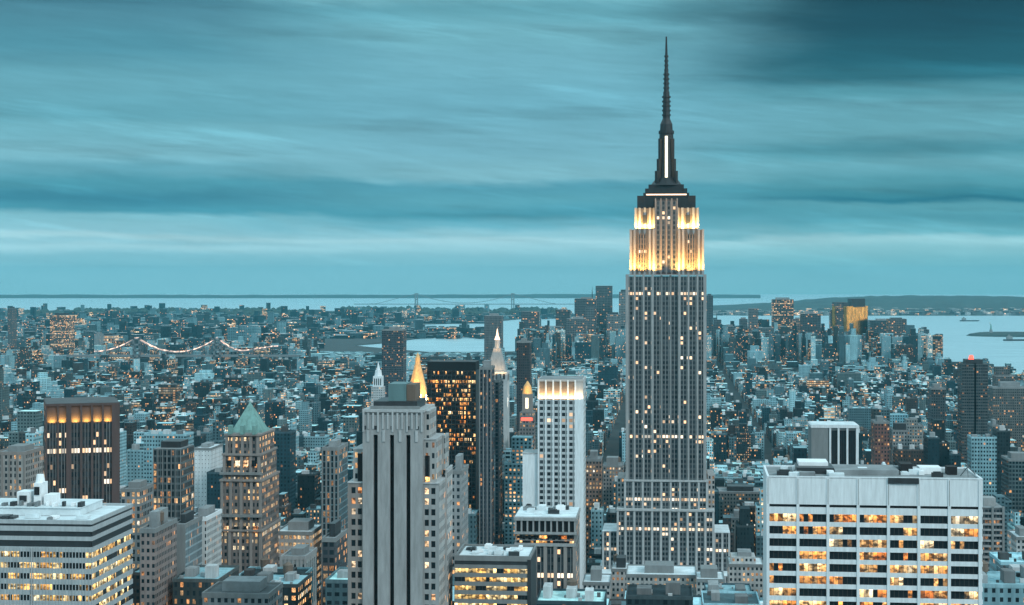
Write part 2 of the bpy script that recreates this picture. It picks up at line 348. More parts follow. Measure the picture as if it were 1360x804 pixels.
class B:
    """a building placed by its front face: photo columns x0..x1 at distance D; parts are given in photo pixels on that plane"""
    def __init__(s, name, label, cat, D, x0, x1, ytop, depth, group=None, rot=-GRID, land=None):
        s.D = D; s.s = D / F; s.xc = (x0 + x1) / 2; s.depth = depth
        s.root = bpy.data.objects.new(name, None); COL.objects.link(s.root)
        wx = (s.xc - 680) * s.s
        s.root.location = (wx, D, 0); s.root.rotation_euler = (0, 0, rot)
        s.root.empty_display_size = 5
        tag(s.root, label, cat, group)
        RECTS.append((D, x0, x1, ytop))
        w = (x1 - x0) * s.s
        n = max(1, int(depth / 20))
        for i in range(n + 1):
            yy = depth * i / n
            FOOT.append((wx + yy * math.sin(-rot), D + yy * math.cos(rot), w / 2 + 6))
        if land: LAND.append((s.xc, (ytop + min(804, ytop + 120)) / 2, land))
    def X(s, px): return (px - s.xc) * s.s
    def Z(s, py): return HC - (py - EYE) * s.s
    def part(s, name, mb, mat, label=None, parent=None):
        o = mb.build(name, mat, parent or s.root)
        if label: o['label'] = label
        return o
    def box(s, name, px0, px1, pyt, pyb, y0, y1, mat, label=None, parent=None, **kw):
        mb = MB(); kw.setdefault('seed', nseed())
        mb.box(s.X(px0), s.X(px1), y0, y1, 0 if pyb is None else s.Z(pyb), s.Z(pyt), **kw)
        return s.part(name, mb, mat, label, parent)
    def lamp(s, px, y, py, power, size=(4, 1), aim=(0, 0.35, 1), col=(1.0, 0.62, 0.26), spread=160):
        l = bpy.data.lights.new('floodlight', 'AREA'); l.shape = 'RECTANGLE'; l.size = size[0]; l.size_y = size[1]
        l.energy = power; l.color = col; l.spread = math.radians(spread)
        o = bpy.data.objects.new('floodlight', l); COL.objects.link(o); o.parent = s.root
        o.location = (s.X(px), y, s.Z(py)); o.rotation_euler = Vector(aim).to_track_quat('-Z', 'Y').to_euler()
        return o

def roof_clutter(b, px0, px1, pyt, y0, y1, n, rng, names=('vent_box', 'duct'), mats=('roof_grey', 'white_paint', 'dark_metal', 'roof_pale'), hmax=3.5):
    X0, X1, Z = b.X(px0), b.X(px1), b.Z(pyt)
    for i in range(n):
        w = rng.uniform(1.2, 5.5); d = rng.uniform(1.2, 5); h = rng.uniform(0.7, hmax)
        cx = rng.uniform(X0 + w / 2, max(X0 + w / 2 + .1, X1 - w / 2)); cy = rng.uniform(y0 + d / 2, max(y0 + d / 2 + .1, y1 - d / 2))
        mb = MB(); mb.box(cx - w / 2, cx + w / 2, cy - d / 2, cy + d / 2, Z + 0.02 + i * 0.003, Z + h + i * 0.003)
        if rng.random() < 0.5: mb.box(cx - w * .35, cx + w * .3, cy - d * .3, cy + d * .35, Z + h + i * 0.003, Z + h * 1.25 + i * 0.003)
        b.part(rng.choice(names), mb, rng.choice(mats))

def water_tank(mb_or_none, cx, cy, z, r=2.0, h=3.6, parent=None):
    mb = MB(); legs = 2.2
    for dx in (-1, 1):
        for dy in (-1, 1): mb.box(cx + dx * r * .6 - .15, cx + dx * r * .6 + .15, cy + dy * r * .6 - .15, cy + dy * r * .6 + .15, z, z + legs, faces='flrb')
    mb.frustum(cx, cy, z + legs, z + legs + h, r, r, 10, cap=True); mb.frustum(cx, cy, z + legs + h + .003, z + legs + h + r * .7, r * 1.06, 0.04, 10, cap=False)
    return mb.build('water_tank', 'tank_wood', parent)

# ------------------------------------------------------------------ ground, water, hills, haze
def gp(px, py, z=0.0):
    D = (HC - z) * F / (py - EYE); return ((px - 680) / F * D, D, z)

def setting():
    R = 28700.0
    m, N, p = new_mat('water')
    pos = N.node('ShaderNodeNewGeometry').outputs['Position']
    p.inputs['Base Color'].default_value = (0.16, 0.33, 0.40, 1); p.inputs['Roughness'].default_value = 0.34
    ps = N.sep(pos)
    n = N.noise(N.xyz(N.m('MULTIPLY', ps[0], 0.004), N.m('MULTIPLY', ps[1], 0.012), 0.0), 1.0, 6.0, 0.7)
    bp = N.node('ShaderNodeBump'); bp.inputs['Strength'].default_value = 0.2; bp.inputs['Distance'].default_value = 6.0
    N.l.new(n, bp.inputs['Height']); N.l.new(bp.outputs[0], p.inputs['Normal'])
    N.put(p.inputs['Base Color'], N.ramp(n, [(0.3, (0.28, 0.45, 0.51)), (0.7, (0.46, 0.65, 0.71))]))  # pale tones stand in for bright sky reflected by the water
    mb = MB(); k = 96
    mb.quad([(R * math.cos(2 * math.pi * i / k), R * math.sin(2 * math.pi * i / k), -2.0) for i in range(k)], [(0, 0)] * k)
    tag(mb.build('bay_water', m), 'pale blue open water of the bay reaching the horizon', None, kind='structure')
    # land: one sheet with the coast line of the photograph
    m, N, p = new_mat('ground')
    ps = N.sep(N.node('ShaderNodeNewGeometry').outputs['Position'])
    n = N.noise(N.xyz(N.m('MULTIPLY', ps[0], 0.02), N.m('MULTIPLY', ps[1], 0.02), 0.0), 1.0, 6.0, 0.7)
    N.put(p.inputs['Base Color'], N.ramp(n, [(0.3, (0.02, 0.025, 0.027)), (0.7, (0.05, 0.06, 0.06))])); p.inputs['Roughness'].default_value = 0.9
    coast = [(-2500, 413.5), (-200, 413), (250, 414), (560, 412.5), (700, 414), (690, 424), (640, 429), (560, 431), (548, 437), (600, 439), (650, 440), (640, 447), (560, 449),
             (520, 455), (470, 459), (520, 463.5), (570, 467.5), (640, 467.5), (740, 466), (830, 462), (940, 462), (1010, 466), (1120, 472), (1245, 481), (1300, 488), (1370, 503), (1500, 540), (1750, 620)]
    pts = [gp(a, b, 0.0) for a, b in coast]
    pts = [pts[0]] + pts[1:] + [(1800, 900, 0), (2500, -4000, 0), (-20000, -4000, 0), (-24000, 4000, 0)]
    mb = MB(); mb.quad([tuple(q) for q in reversed(pts)], [(0, 0)] * len(pts))
    o = mb.build('city_ground', m); tag(o, 'dark city ground with the streets between the blocks', None, kind='structure')
    # hills across the bay
    m = solid('hill_woods', (0.030, 0.050, 0.048), 0.95, var=0.6, scale=(0.004, 0.004, 0.01))
    rng = random.Random(4)
    def ridge(name, label, x0, x1, D, depth, prof, steps=90):
        mb = MB(); rows = 6; P = []
        for j in range(rows):
            t = j / (rows - 1); row = []
            for i in range(steps + 1):
                px = x0 + (x1 - x0) * i / steps; DD = D + depth * t
                h = np.interp(px, [q[0] for q in prof], [q[1] for q in prof]) * math.sin(math.pi * min(1, t * 0.5 + 0.0) + 0.0) if t > 0 else -3
                h = h + (rng.uniform(-4, 4) if t > 0 else 0)
                row.append(((px - 680) / F * DD, DD, max(h, -3)))
            P.append(row)
        for j in range(rows - 1):
            for i in range(steps): mb.quad([P[j][i], P[j][i + 1], P[j + 1][i + 1], P[j + 1][i]], [(0, 0)] * 4)
        tag(mb.build(name, m), label, None, kind='structure')
    ridge('island_hills', 'dark wooded hills across the bay on the right', 935, 1800, 12000, 3500,
          [(935, 8), (985, 26), (1040, 50), (1090, 80), (1150, 100), (1210, 106), (1290, 101), (1360, 94), (1800, 85)])
    ridge('far_shore', 'thin dark far shore line along the horizon', -400, 1010, 22600, 1600,
          [(-400, 28), (100, 31), (300, 27), (560, 30), (700, 37), (830, 36), (1010, 30)])
    # haze: one closed box of even thin air
    m = bpy.data.materials.new('haze'); m.use_nodes = True; t = m.node_tree; t.nodes.clear()
    v = t.nodes.new('ShaderNodeVolumePrincipled'); v.inputs['Color'].default_value = (0.16, 0.66, 0.82, 1)
    v.inputs['Density'].default_value = 2.6e-5; v.inputs['Anisotropy'].default_value = 0.0
    oo = t.nodes.new('ShaderNodeOutputMaterial'); t.links.new(v.outputs[0], oo.inputs['Volume'])
    mb = MB(); mb.box(-29500, 29500, -29500, 29500, -4.5, 452.0, faces='flrbtu')
    o = mb.build('haze', m); tag(o, 'thin blue haze lying over the city and the bay', None, kind='stuff')
setting()

# ------------------------------------------------------------------ the art deco skyscraper
def deco_skyscraper():
    b = B('art_deco_skyscraper', 'tallest grey art deco skyscraper with golden floodlit crown and dark needle mast', 'skyscraper',
          1300, 831, 938, 50, 60, land='the floodlit crown skyscraper')
    X, Z = b.X, b.Z
    # shaft: core, limestone piers, window strips; centre piers greyed to paint recess shade
    b.box('core', 831.6, 937.4, 367.5, 640, 3.05, 52, 'grey_stone')
    edges = [831 + 107 * i / 9 for i in range(10)]
    for i, e in enumerate(edges):
        wpx = 4.2 if i in (0, 9) else (3.3 if i in (3, 6) else 2.6)
        mid = 3 < i < 6
        a = min(max(e - wpx / 2, 831), 938 - wpx)
        b.box('pier', a, a + wpx, 366, 640, 1.6 if mid else 0, 3, 'grey_stone' if mid else 'limestone')
    for i in range(9):
        mid = 3 <= i <= 5
        b.box('window_strip', edges[i] + 1, edges[i + 1] - 1, 367.2, 640, 2.0 if mid else 0.7, 3, 'deco_strip')
    b.box('side_wall', 937.2, 938, 367, 640, 3.2, 52, 'facade', tint=(.26, .26, .26), grid=(3, 3.75, .15), win=(.5, .55, 1.5))
    b.box('side_wall', 831, 831.8, 367, 640, 3.2, 52, 'facade', tint=(.26, .26, .26), grid=(3, 3.75, .15), win=(.5, .55, 1.5))
    # lower shaft, brighter with wider spandrels, then the stepped base
    lows = [(829, 940, 640, 678, -1.5), (819.5, 948, 678, 758, -7)]
    for (a, c, t, bt, y) in lows:
        b.box('lower_core', a + .6, c - .6, t + .8, bt, y + 1.4, 54, 'grey_stone')
        n = 9 if a > 825 else 11
        ed = [a + (c - a) * i / n for i in range(n + 1)]
        for i, e in enumerate(ed):
            q = min(max(e - 1.4, a), c - 2.8)
            b.box('pier', q, q + 2.8, t, bt, y, y + 1.5, 'limestone_pale')
        for i in range(n): b.box('window_strip', ed[i] + 1.2, ed[i + 1] - 1.2, t + .4, bt, y + .7, y + 1.5, 'deco_strip_low')
        b.box('cornice', a - .4, c + .4, t - 2.5, t - .2, y - .4, 54.4, 'limestone_pale')
    for (a, c, t, y) in [(800, 830, 706, -3), (938, 969, 706, -3), (796, 972, 757, -24)]:
        n = max(3, round((c - a) / 11)); ed = [a + (c - a) * i / n for i in range(n + 1)]
        b.box('base_block', a + .5, c - .5, t + .6, None, y + 1.4, 40, 'grey_stone')
        for e in ed:
            q = min(max(e - 1.3, a), c - 2.6); b.box('pier', q, q + 2.6, t, None, y, y + 1.5, 'limestone_pale')
        for i in range(n): b.box('window_strip', ed[i] + 1.2, ed[i + 1] - 1.2, t + .8, None, y + .6, y + 1.5, 'deco_strip_low')
        b.box('roof_terrace', a + .2, c - .2, t - .4, t + .3, y + .3, 39, 'roof_pale')
    # side wings left and right of the shaft
    for (a, c, t) in [(819.5, 829, 637), (940, 949, 632)]:
        b.box('side_wing', a, c, t, 716, 8, 46, 'facade', tint=(.34, .34, .34), grid=(2.8, 3.75, .2), win=(.5, .6, 1.4))
    # ledge at the 72nd storey
    b.box('ledge', 831, 938, 364.6, 366, 0.2, 52.2, 'limestone')
    # crown: two wings and a recessed fluted centre, lit from the ledge; shade painted as darker stone
    cw = M['limestone']
    def fl(name, a, c, t, bt, y0, y1, nf, mat='limestone'):
        b.box(name, a, c, t, bt, y0 + .5, y1, 'shaded_stone')
        ed = [a + (c - a) * i / nf for i in range(nf + 1)]
        w = (c - a) / nf * .42
        for e in ed:
            q = min(max(e - w / 2, a), c - w); b.box('pier', q, q + w, t - .8, bt, y0, y0 + .7, mat)
    for (a, c) in ((836, 869.5), (900.5, 935)):
        fl('crown_wing', a, c, 305, 364.6, 6.5, 46, 5)
        e = a + (c - a) * .5
        b.box('window_strip', e - 6, e + 6, 311, 360, 6.2, 6.48, 'deco_strip')
        for k in (-5, -1.7, 1.7, 5): b.box('window_mullion', e + k - .7, e + k + .7, 309, 361, 5.9, 6.19, 'shaded_stone')
    for (a, c) in ((842.5, 870), (899, 928.5)):
        fl('upper_crown', a, c, 276, 304.8, 11, 42, 4)
        cxp = (a + c) / 2
        b.box('round_window', cxp - 3.2, cxp + 3.2, 285, 297, 10.6, 11.2, 'dark_metal')
    b.box('crown_centre', 869.5, 900.5, 264, 364.6, 9, 44, 'brown_stone')
    for i in range(5):
        e = 870.6 + 7.2 * i; b.box('pier', e - .9, e + .9, 263, 364.6, 8.2, 9.2, 'tan_stone')
    for i in range(4): b.box('window_strip', 871.8 + 7.2 * i, 876.6 + 7.2 * i, 266, 362, 8.6, 9.1, 'deco_strip')
    # dark observation tiers
    for (a, c, t, bt, y0, y1) in [(848, 922, 262.5, 276, 13, 40), (846, 856, 259, 276, 12.4, 20), (914, 924, 259, 276, 12.4, 20), (854, 915.5, 255, 262.4, 15, 38), (856.5, 913, 249, 254.9, 16, 37), (861, 908.5, 243.5, 248.9, 17.5, 35.5)]:
        b.box('observation_tier', a, c, t, bt, y0, y1, 'mast_metal')
    b.box('tier_window_band', 858, 912, 256.5, 258.2, 14.7, 15.2, 'lamp_warm')
    mb = MB(); cy = 26.5; s = b.s
    ZC = lambda py: HC - (py - EYE) * (b.D + cy) / F
    mb.frustum(X(885), cy, ZC(247), ZC(237), 22 * s, 14 * s, 16); b.part('mast_base', mb, 'mast_metal')
    mb = MB(); mb.frustum(X(885), cy, ZC(241), ZC(178), 12 * s, 9.3 * s, 12); b.part('mast_shaft', mb, 'mast_metal')
    for ang in range(4):
        mb = MB(); th = ang * math.pi / 2 + math.pi / 4
        for (r0, r1, z0, z1) in [(12 * s, 20 * s, ZC(244), ZC(228)), (11 * s, 16.5 * s, ZC(228), ZC(212)), (10 * s, 13.5 * s, ZC(212), ZC(185))]:
            mb.box(r0 - 3, r1, -1.1, 1.1, z0, z1, rot=th, org=(X(885), cy))
        b.part('mast_buttress', mb, 'mast_metal')
    b.box('mast_window', 883.2, 886.8, 178, 234, cy - 12.6 * s - .2, cy - 9 * s, 'lamp_white', label='tall lit window strip up the mast')
    mb = MB(); mb.frustum(X(885), cy, ZC(178), ZC(174), 10.5 * s, 10.5 * s, 16); mb.frustum(X(885), cy, ZC(174), ZC(166), 8.6 * s, 8.2 * s, 16)
    mb.frustum(X(885), cy, ZC(166), ZC(157), 8.6 * s, 4.5 * s, 16); b.part('mast_cap', mb, 'mast_metal')
    mb = MB(); mb.frustum(X(885), cy, ZC(158), ZC(122), 5.0 * s, 4.2 * s, 8); mb.frustum(X(885), cy, ZC(122), ZC(92), 3.4 * s, 2.7 * s, 8); mb.frustum(X(885), cy, ZC(92), ZC(49), 2.3 * s, 1.0 * s, 6)
    for y in range(74, 158, 6): mb.frustum(X(885), cy, ZC(y + 2.2), ZC(y), (5.9 if y > 122 else (4.1 if y > 92 else 2.9)) * s, (5.9 if y > 122 else (4.1 if y > 92 else 2.9)) * s, 8)
    b.part('antenna', mb, 'mast_metal')
    # floodlights on the ledges
    for px in (840, 853, 866, 904, 917, 931): b.lamp(px, 2.6, 363.6, 11000, aim=(0, 0.08, 1), col=(1.0, .47, .105), size=(4, .6), spread=110)
    for px in (873, 897): b.lamp(px, 4.5, 363.6, 6500, aim=(0, 0.10, 1), col=(1.0, .48, .12), size=(3, .6), spread=110)
    for px in (849, 862, 907, 921): b.lamp(px, 8.6, 303.6, 12000, aim=(0, 0.2, 1), col=(1.0, .54, .15), size=(4, .6))
    for sx in (-1, 1):
        o = b.lamp(885 + sx * 53, 20, 363.6, 3500, aim=(-sx * .2, 0, 1), col=(1, .6, .22))
deco_skyscraper()

# ------------------------------------------------------------------ foreground buildings
def travertine_office():
    b = B('travertine_office_tower', 'wide white office slab with grid of amber lit windows at lower right', 'office building', 583, 1022, 1302, 635, 35, rot=-math.radians(6.2), land='the white grid slab')
    pier = [1021.4 + 39.57 * i for i in range(8)]
    wall = MB(); X, Z = b.X, b.Z
    wall.box(X(1020), X(1302), 1.4, 35, 0, Z(637))
    for p in pier: wall.box(X(p - 1.9), X(p + 1.9), -.25, 1.5, 0, Z(636))
    rows = [684.2 + 16.55 * i for i in range(9)]
    wall.box(X(1020), X(1302), 0, 1.45, Z(671.5), Z(635.5))
    wall.box(X(1020), X(1302), 0.05, 1.42, Z(684.2), Z(675.2))
    for r in rows: wall.box(X(1020), X(1302), 0.05, 1.42, Z(r + 16.55), Z(r + 10.6))
    wall.box(X(1020), X(1302), 0.05, 1.42, 0, Z(rows[-1] + 16.6))
    b.part('wall', wall, 'travertine')
    for i in range(7):
        b.box('louvre_slot', pier[i] + 1.9, pier[i + 1] - 1.9, 671.5, 675.2, 1.0, 1.38, 'black_recess')
        b.box('panel_joint', pier[i] - .35, pier[i] + .35, 637, 671, -.29, -.1, 'grey_stone')
        for k, r in enumerate(rows):
            b.box('window', pier[i] + 1.9, pier[i + 1] - 1.9, r, r + 10.6, .7, 1.37, 'office_glass')
    b.box('roof', 1022, 1300, 636, 637.5, 1.6, 34, 'roof_grey')
    par = MB()
    for (x0, x1, y0, y1) in [(1020, 1302, 0, .8), (1020, 1302, 34.2, 35), (1020, 1023, .8, 34.2), (1299, 1302, .8, 34.2)]:
        par.box(X(x0), X(x1), y0, y1, Z(636.5), Z(634))
    b.part('parapet', par, 'travertine')
    rng = random.Random(11)
    b.box('mechanical_penthouse', 1062, 1112, 627.5, 636, 12, 28, 'dark_metal')
    b.box('mechanical_penthouse', 1112.5, 1198, 629, 636, 10, 28, 'roof_grey')
    b.box('dark_vent_tower', 1202, 1218, 622, 636, 14, 22, 'black_recess'); b.box('dark_vent_tower', 1264, 1277, 625, 636, 14, 20, 'black_recess')
    b.box('cooling_unit', 1228, 1257, 627, 636, 16, 24, 'white_paint'); b.box('cooling_unit', 1066, 1106, 622.5, 627.4, 18, 30, 'white_paint')
    mb = MB(); mb.box(X(1179), X(1219), -.6, 0, Z(642), Z(634.5)); b.part('gantry', mb, 'dark_metal', label='dark window cleaning gantry on the parapet')
    mb = MB(); mb.tube([(X(1280), 12, Z(636)), (X(1292), 8, Z(616))], .18); mb.tube([(X(1300), 12, Z(634)), (X(1284), 8, Z(619))], .18); mb.tube([(X(1288), 8, Z(636)), (X(1286), 8, Z(617))], .15)
    b.part('crane_jib', mb, 'steel')
    roof_clutter(b, 1024, 1298, 636, 3, 32, 30, rng, hmax=2.0)
travertine_office()

def centre_tower():
    b = B('stone_setback_tower', 'grey stone tower with three tall black window slots in the centre foreground', 'skyscraper', 623, 460, 600, 512, 38, land='the three slot tower')
    X, Z = b.X, b.Z
    slab = MB(); cols = [(481, 495.6), (501.2, 517.6), (523.2, 539.6), (545.2, 561.6)]
    for a, c in cols: slab.box(X(a), X(c), 0, 2.2, 0, Z(578))
    slab.box(X(481), X(561.6), 0.12, 2.2, Z(578), Z(552)); slab.box(X(481), X(561.6), 2.25, 30, 0, Z(548))
    b.part('wall', slab, 'limestone')
    for a in (495.6, 517.6, 539.6): b.box('window_slot', a, a + 5.6, 578, None, 1.9, 2.2, 'black_recess', label='tall black vertical window slot')
    for i in range(13):
        a = 481 + (80.6 - 2.4) * i / 12
        b.box('fluted_fin', a, a + 2.4, 549 if i % 3 else 545.5, 570 + (4 if i % 3 == 0 else 0), -.25, .1, 'limestone_pale')
    for a in (484, 498.4, 520.4, 542.4, 555): b.box('crown_notch', a - 1.6, a + 1.6, 566, 571, -.05, .11, 'dark_metal')
    for a in (488.4, 509.5, 531.5, 553.5): b.box('shield_ornament', a - 1.8, a + 1.8, 572, 587, -.35, -.003, 'limestone_pale')
    b.box('parapet', 479.8, 563, 544.5, 548.2, 1, 30.4, 'limestone_pale')
    b.box('penthouse', 493, 552, 534.5, 545, 4, 26, 'dark_metal'); b.box('penthouse_colonnade', 490, 556, 540.5, 545, 2.2, 3.9, 'grey_stone')
    b.box('mechanical_box', 512, 536, 511.5, 534.4, 6, 20, 'teal_louvre', label='teal louvred box on top of the penthouse'); b.box('mechanical_box', 536.2, 548, 512.5, 534.4, 7, 20, 'tank_wood')
    b.box('roof', 482, 561, 547.6, 548.1, 2.4, 29.8, 'roof_dark')
    # upper shoulders
    for (a, c, t, y0, y1) in [(466.4, 480.9, 599, 3, 26), (561.7, 578, 585, 3, 26), (561.7, 568, 548, 5, 24)]:
        b.box('upper_shoulder', a, c, t, 645, y0, y1, 'facade', tint=(.36, .37, .37), grid=(2.3, 3.86, .2), win=(.4, .5, 1.6))
        b.box('shoulder_coping', a - .3, c + .3, t - 1.4, t - .01, y0 - .3, y1, 'limestone_pale')
    b.box('tall_window', 472.6, 479, 604, 641, 2.7, 3.1, 'black_recess'); b.box('tall_window', 563.6, 569.5, 606, 641, 2.7, 3.1, 'amber_glass')
    # lower wings with paired windows
    for (a, c, w) in [(460.2, 480.9, (465, 473.6)), (561.7, 583, (563.6, 572.4))]:
        mb = MB(); rows = [648.5 + 14.1 * i for i in range(13)]; xs = [a, w[0], w[0] + 5.6, w[1], w[1] + 5.6, c]
        mb.box(X(a), X(c), 1.95, 30, 0, Z(643))
        for (q, r) in ((0, 1), (2, 3), (4, 5)): mb.box(X(xs[q]), X(xs[r]), 1.2, 1.95, 0, Z(643))
        for q, r in ((1, 2), (3, 4)):
            mb.box(X(xs[q]), X(xs[r]), 1.25, 1.95, Z(rows[0]), Z(643.2))
            for k in rows: mb.box(X(xs[q]), X(xs[r]), 1.25, 1.95, Z(k + 14.1), Z(k + 8.2))
            mb.box(X(xs[q]), X(xs[r]), 1.25, 1.95, 0, Z(rows[-1] + 14.1))
        b.part('wing', mb, 'tan_stone' if a < 470 else 'limestone')
        for q in (1, 3):
            for k in rows: b.box('window', xs[q], xs[q + 1], k, k + 8.2, 1.6, 1.93, 'room_glass')
        b.box('wing_coping', a - .3, c + .3, 641.3, 643, .9, 30.3, 'limestone_pale')
    b.box('side_wall', 582.7, 583.3, 643, None, 1.4, 30, 'facade', tint=(.38, .39, .39), grid=(3.1, 3.86, .16), win=(.42, .5, 1.8))
    b.box('rear_wing', 583.4, 586, 632, None, 18, 34, 'facade', tint=(.40, .41, .41), grid=(3.1, 3.86, .16), win=(.42, .5, 1.8))
    b.box('rear_coping', 583.2, 586.3, 630.4, 631.9, 17.7, 34.3, 'limestone_pale')
    b.box('rear_shoulder', 578.2, 582, 585, 632, 20, 32, 'facade', tint=(.34, .36, .36), grid=(2.6, 3.86, .16), win=(.42, .5, 1.8))
centre_tower()

def banded_office(b, x0, x1, ytop, depth, rows, wh, glass, wall='travertine', blank=(), side=True, mats_dark='dark_metal', seg=None):
    """office block with continuous horizontal window bands on the front and on its right side"""
    X, Z = b.X, b.Z; w = MB(); a, c = X(x0), X(x1)
    w.box(a + .9, c - .9, .9, depth, 0, Z(ytop + .6))
    ys = sorted([(r, r + wh, 'w') for r in rows] + [(q, q2, 'd') for q, q2 in blank])
    prev = ytop
    for (t, bt, k) in ys + [(None, None, None)]:
        z0 = 0 if t is None else Z(t)
        if Z(prev) - z0 > .02:
            w.box(a, c, 0, .88, z0, Z(prev)); w.box(c - .88, c, .9, depth, z0, Z(prev))
        prev = bt
    b.part('wall', w, wall)
    for (t, bt, k) in ys:
        mat = glass if k == 'w' else mats_dark; nm = 'window_band' if k == 'w' else 'dark_band'
        b.box(nm, x0 + .2, x1 - .6 / b.s, t, bt, .3, .87, mat)
        mb = MB(); mb.box(c - .6, c - .3, .9, depth - .3, Z(bt), Z(t), seed=nseed()); b.part(nm, mb, mat)
    b.box('roof', x0 + 1.2 / b.s, x1 - 1.2 / b.s, ytop + .2, ytop + .59, 1.0, depth - 1, 'roof_pale')
    par = MB()
    for q in ((a, c, 0, .5), (a, c, depth - .5, depth), (c - .5, c, .5, depth - .5), (a, a + .5, .5, depth - .5)): par.box(*q, Z(ytop) + .002, Z(ytop) + .7)
    b.part('parapet', par, wall)

def left_office():
    b = B('banded_office_block', 'white banded office block with bright yellow window rows at lower left', 'office building', 600, -80, 125, 693, 46, land='the yellow lit office block')
    banded_office(b, -80, 125, 693, 46, [732.5 + 14.36 * i for i in range(9)], 7.6, 'bright_glass', wall='office_grey', blank=[(695.6, 698.6), (705.2, 712), (717.5, 726)])
    X, Z = b.X, b.Z
    mb = MB(); n = 46
    for i in range(n + 1): mb.box(X(-80 + 205 * i / n) - .11, X(-80 + 205 * i / n) + .11, -.22, -.004, 0, Z(727))
    b.part('mullions', mb, 'office_grey')
    for p in (43,): b.box('pier', p - .8, p + .8, 727, None, -.5, -.23, 'limestone_pale')
    rng = random.Random(5)
    b.box('penthouse', -60, 88, 683, 692.8, 16, 40, 'roof_pale')
    b.box('penthouse_roof', -61, 89, 682, 682.9, 15.5, 40.5, 'roof_pale')
    for (a, c, t) in [(-10, 8, 664), (14, 24, 652), (28, 42, 668)]:
        b.box('cooling_tower', a, c, t, 681.8, 22, 29, 'white_paint')
    b.box('dark_louvre', 15, 22, 657, 668, 21.6, 21.97, 'black_recess'); b.box('dark_louvre', -6, 4, 669, 677, 21.6, 21.97, 'dark_metal')
    mb = MB(); mb.frustum(X(19), 25, Z(652), Z(641), 1.8, 1.3, 10); b.part('exhaust_stack', mb, 'white_paint')
    roof_clutter(b, -70, 118, 693, 3, 13, 10, rng, hmax=1.2)
    for i in range(12):
        q = -50 + 12 * i; b.box('roof_unit', q, q + rng.uniform(3, 8), 682 - rng.uniform(3, 7), 681.9, 17 + rng.uniform(0, 3), 20.5 + rng.uniform(0, 1), rng.choice(['steel', 'white_paint', 'dark_metal']))
left_office()

def small_lit_office():
    b = B('flat_roofed_office', 'low office with pale roof and yellow lit window bands right of centre tower', 'office building', 640, 603, 705, 741, 28, land='the pale roofed office')
    banded_office(b, 603, 705, 741, 28, [755.5 + 11.6 * i for i in range(8)], 6.0, 'bright_glass', wall='grey_stone', blank=[(745.5, 750.5)])
    b.box('side_panel', 700.5, 705.2, 743, None, -.3, 28, 'dark_metal')
    rng = random.Random(8); roof_clutter(b, 606, 700, 741, 4, 25, 16, rng, hmax=1.6)
small_lit_office()

def pier_tower(b, x0, x1, ytop, depth, n, pw, pier, strip, roof='roof_dark', ybot=None, head=3, proud=.9, side=True, side_tint=(.1, .08, .08), cap=None, lit=.15):
    X, Z = b.X, b.Z
    b.box('core', x0 + .3, x1 - .3, ytop + .5, ybot, proud + .4, depth, 'facade', tint=side_tint, grid=(2.6, 3.7, lit), win=(.55, .5, 1.6))
    ed = [x0 + (x1 - x0) * i / n for i in range(n + 1)]
    for e in ed:
        q = min(max(e - pw / 2, x0), x1 - pw); b.box('pier', q, q + pw, ytop, ybot, 0, proud + .38, pier)
    for i in range(n): b.box('window_strip', ed[i] + pw * .45, ed[i + 1] - pw * .45, ytop + head, ybot, proud * .55, proud + .35, strip)
    if head > .5: b.box('head_band', x0, x1, ytop + .1, ytop + head, proud * .35, proud + .36, cap or pier)
    b.box('roof', x0 + .4, x1 - .4, ytop + .1, ytop + .45, proud + .5, depth - .2, roof)

def dark_brown_tower():
    b = B('dark_brown_tower', 'dark brown office tower with glowing golden bays under its flat top at left', 'office building', 800, 62, 158, 537, 42, rot=math.radians(16.5), land='the dark brown tower')
    X, Z = b.X, b.Z
    b.box('core', 62.3, 157.7, 538, None, 1.6, 42, 'facade', tint=(.075, .055, .055), grid=(2.4, 3.7, .3), win=(.6, .5, 1.6))
    for (a, c) in [(62, 64), (77, 79), (88.5, 95), (106.5, 109.2), (120.6, 123.2), (134.6, 137.2), (147.5, 158)]:
        b.box('pier', a, c, 537, None, 0, 1.9, 'brown_stone')
    for (a, c, lit) in [(64, 77, 1), (79, 88.5, 1), (95, 106.5, 1), (109.2, 120.6, 1), (123.2, 134.6, 1), (137.2, 147.5, 1)]:
        b.box('window_strip', a, c, 562, None, .9, 1.55, 'brown_strip')
        if lit:
            b.box('crown_recess', a, c, 539, 562, 1.3, 1.58, 'brown_stone')
            b.lamp((a + c) / 2, .1, 561.5, 900, size=(2.2, .4), aim=(0, .25, 1), col=(1, .58, .12))
    b.box('crown_band', 62, 158, 536, 539, .2, 42, 'brown_stone')
    b.box('roof', 63, 157, 535.6, 535.95, .4, 41, 'roof_dark')
dark_brown_tower()

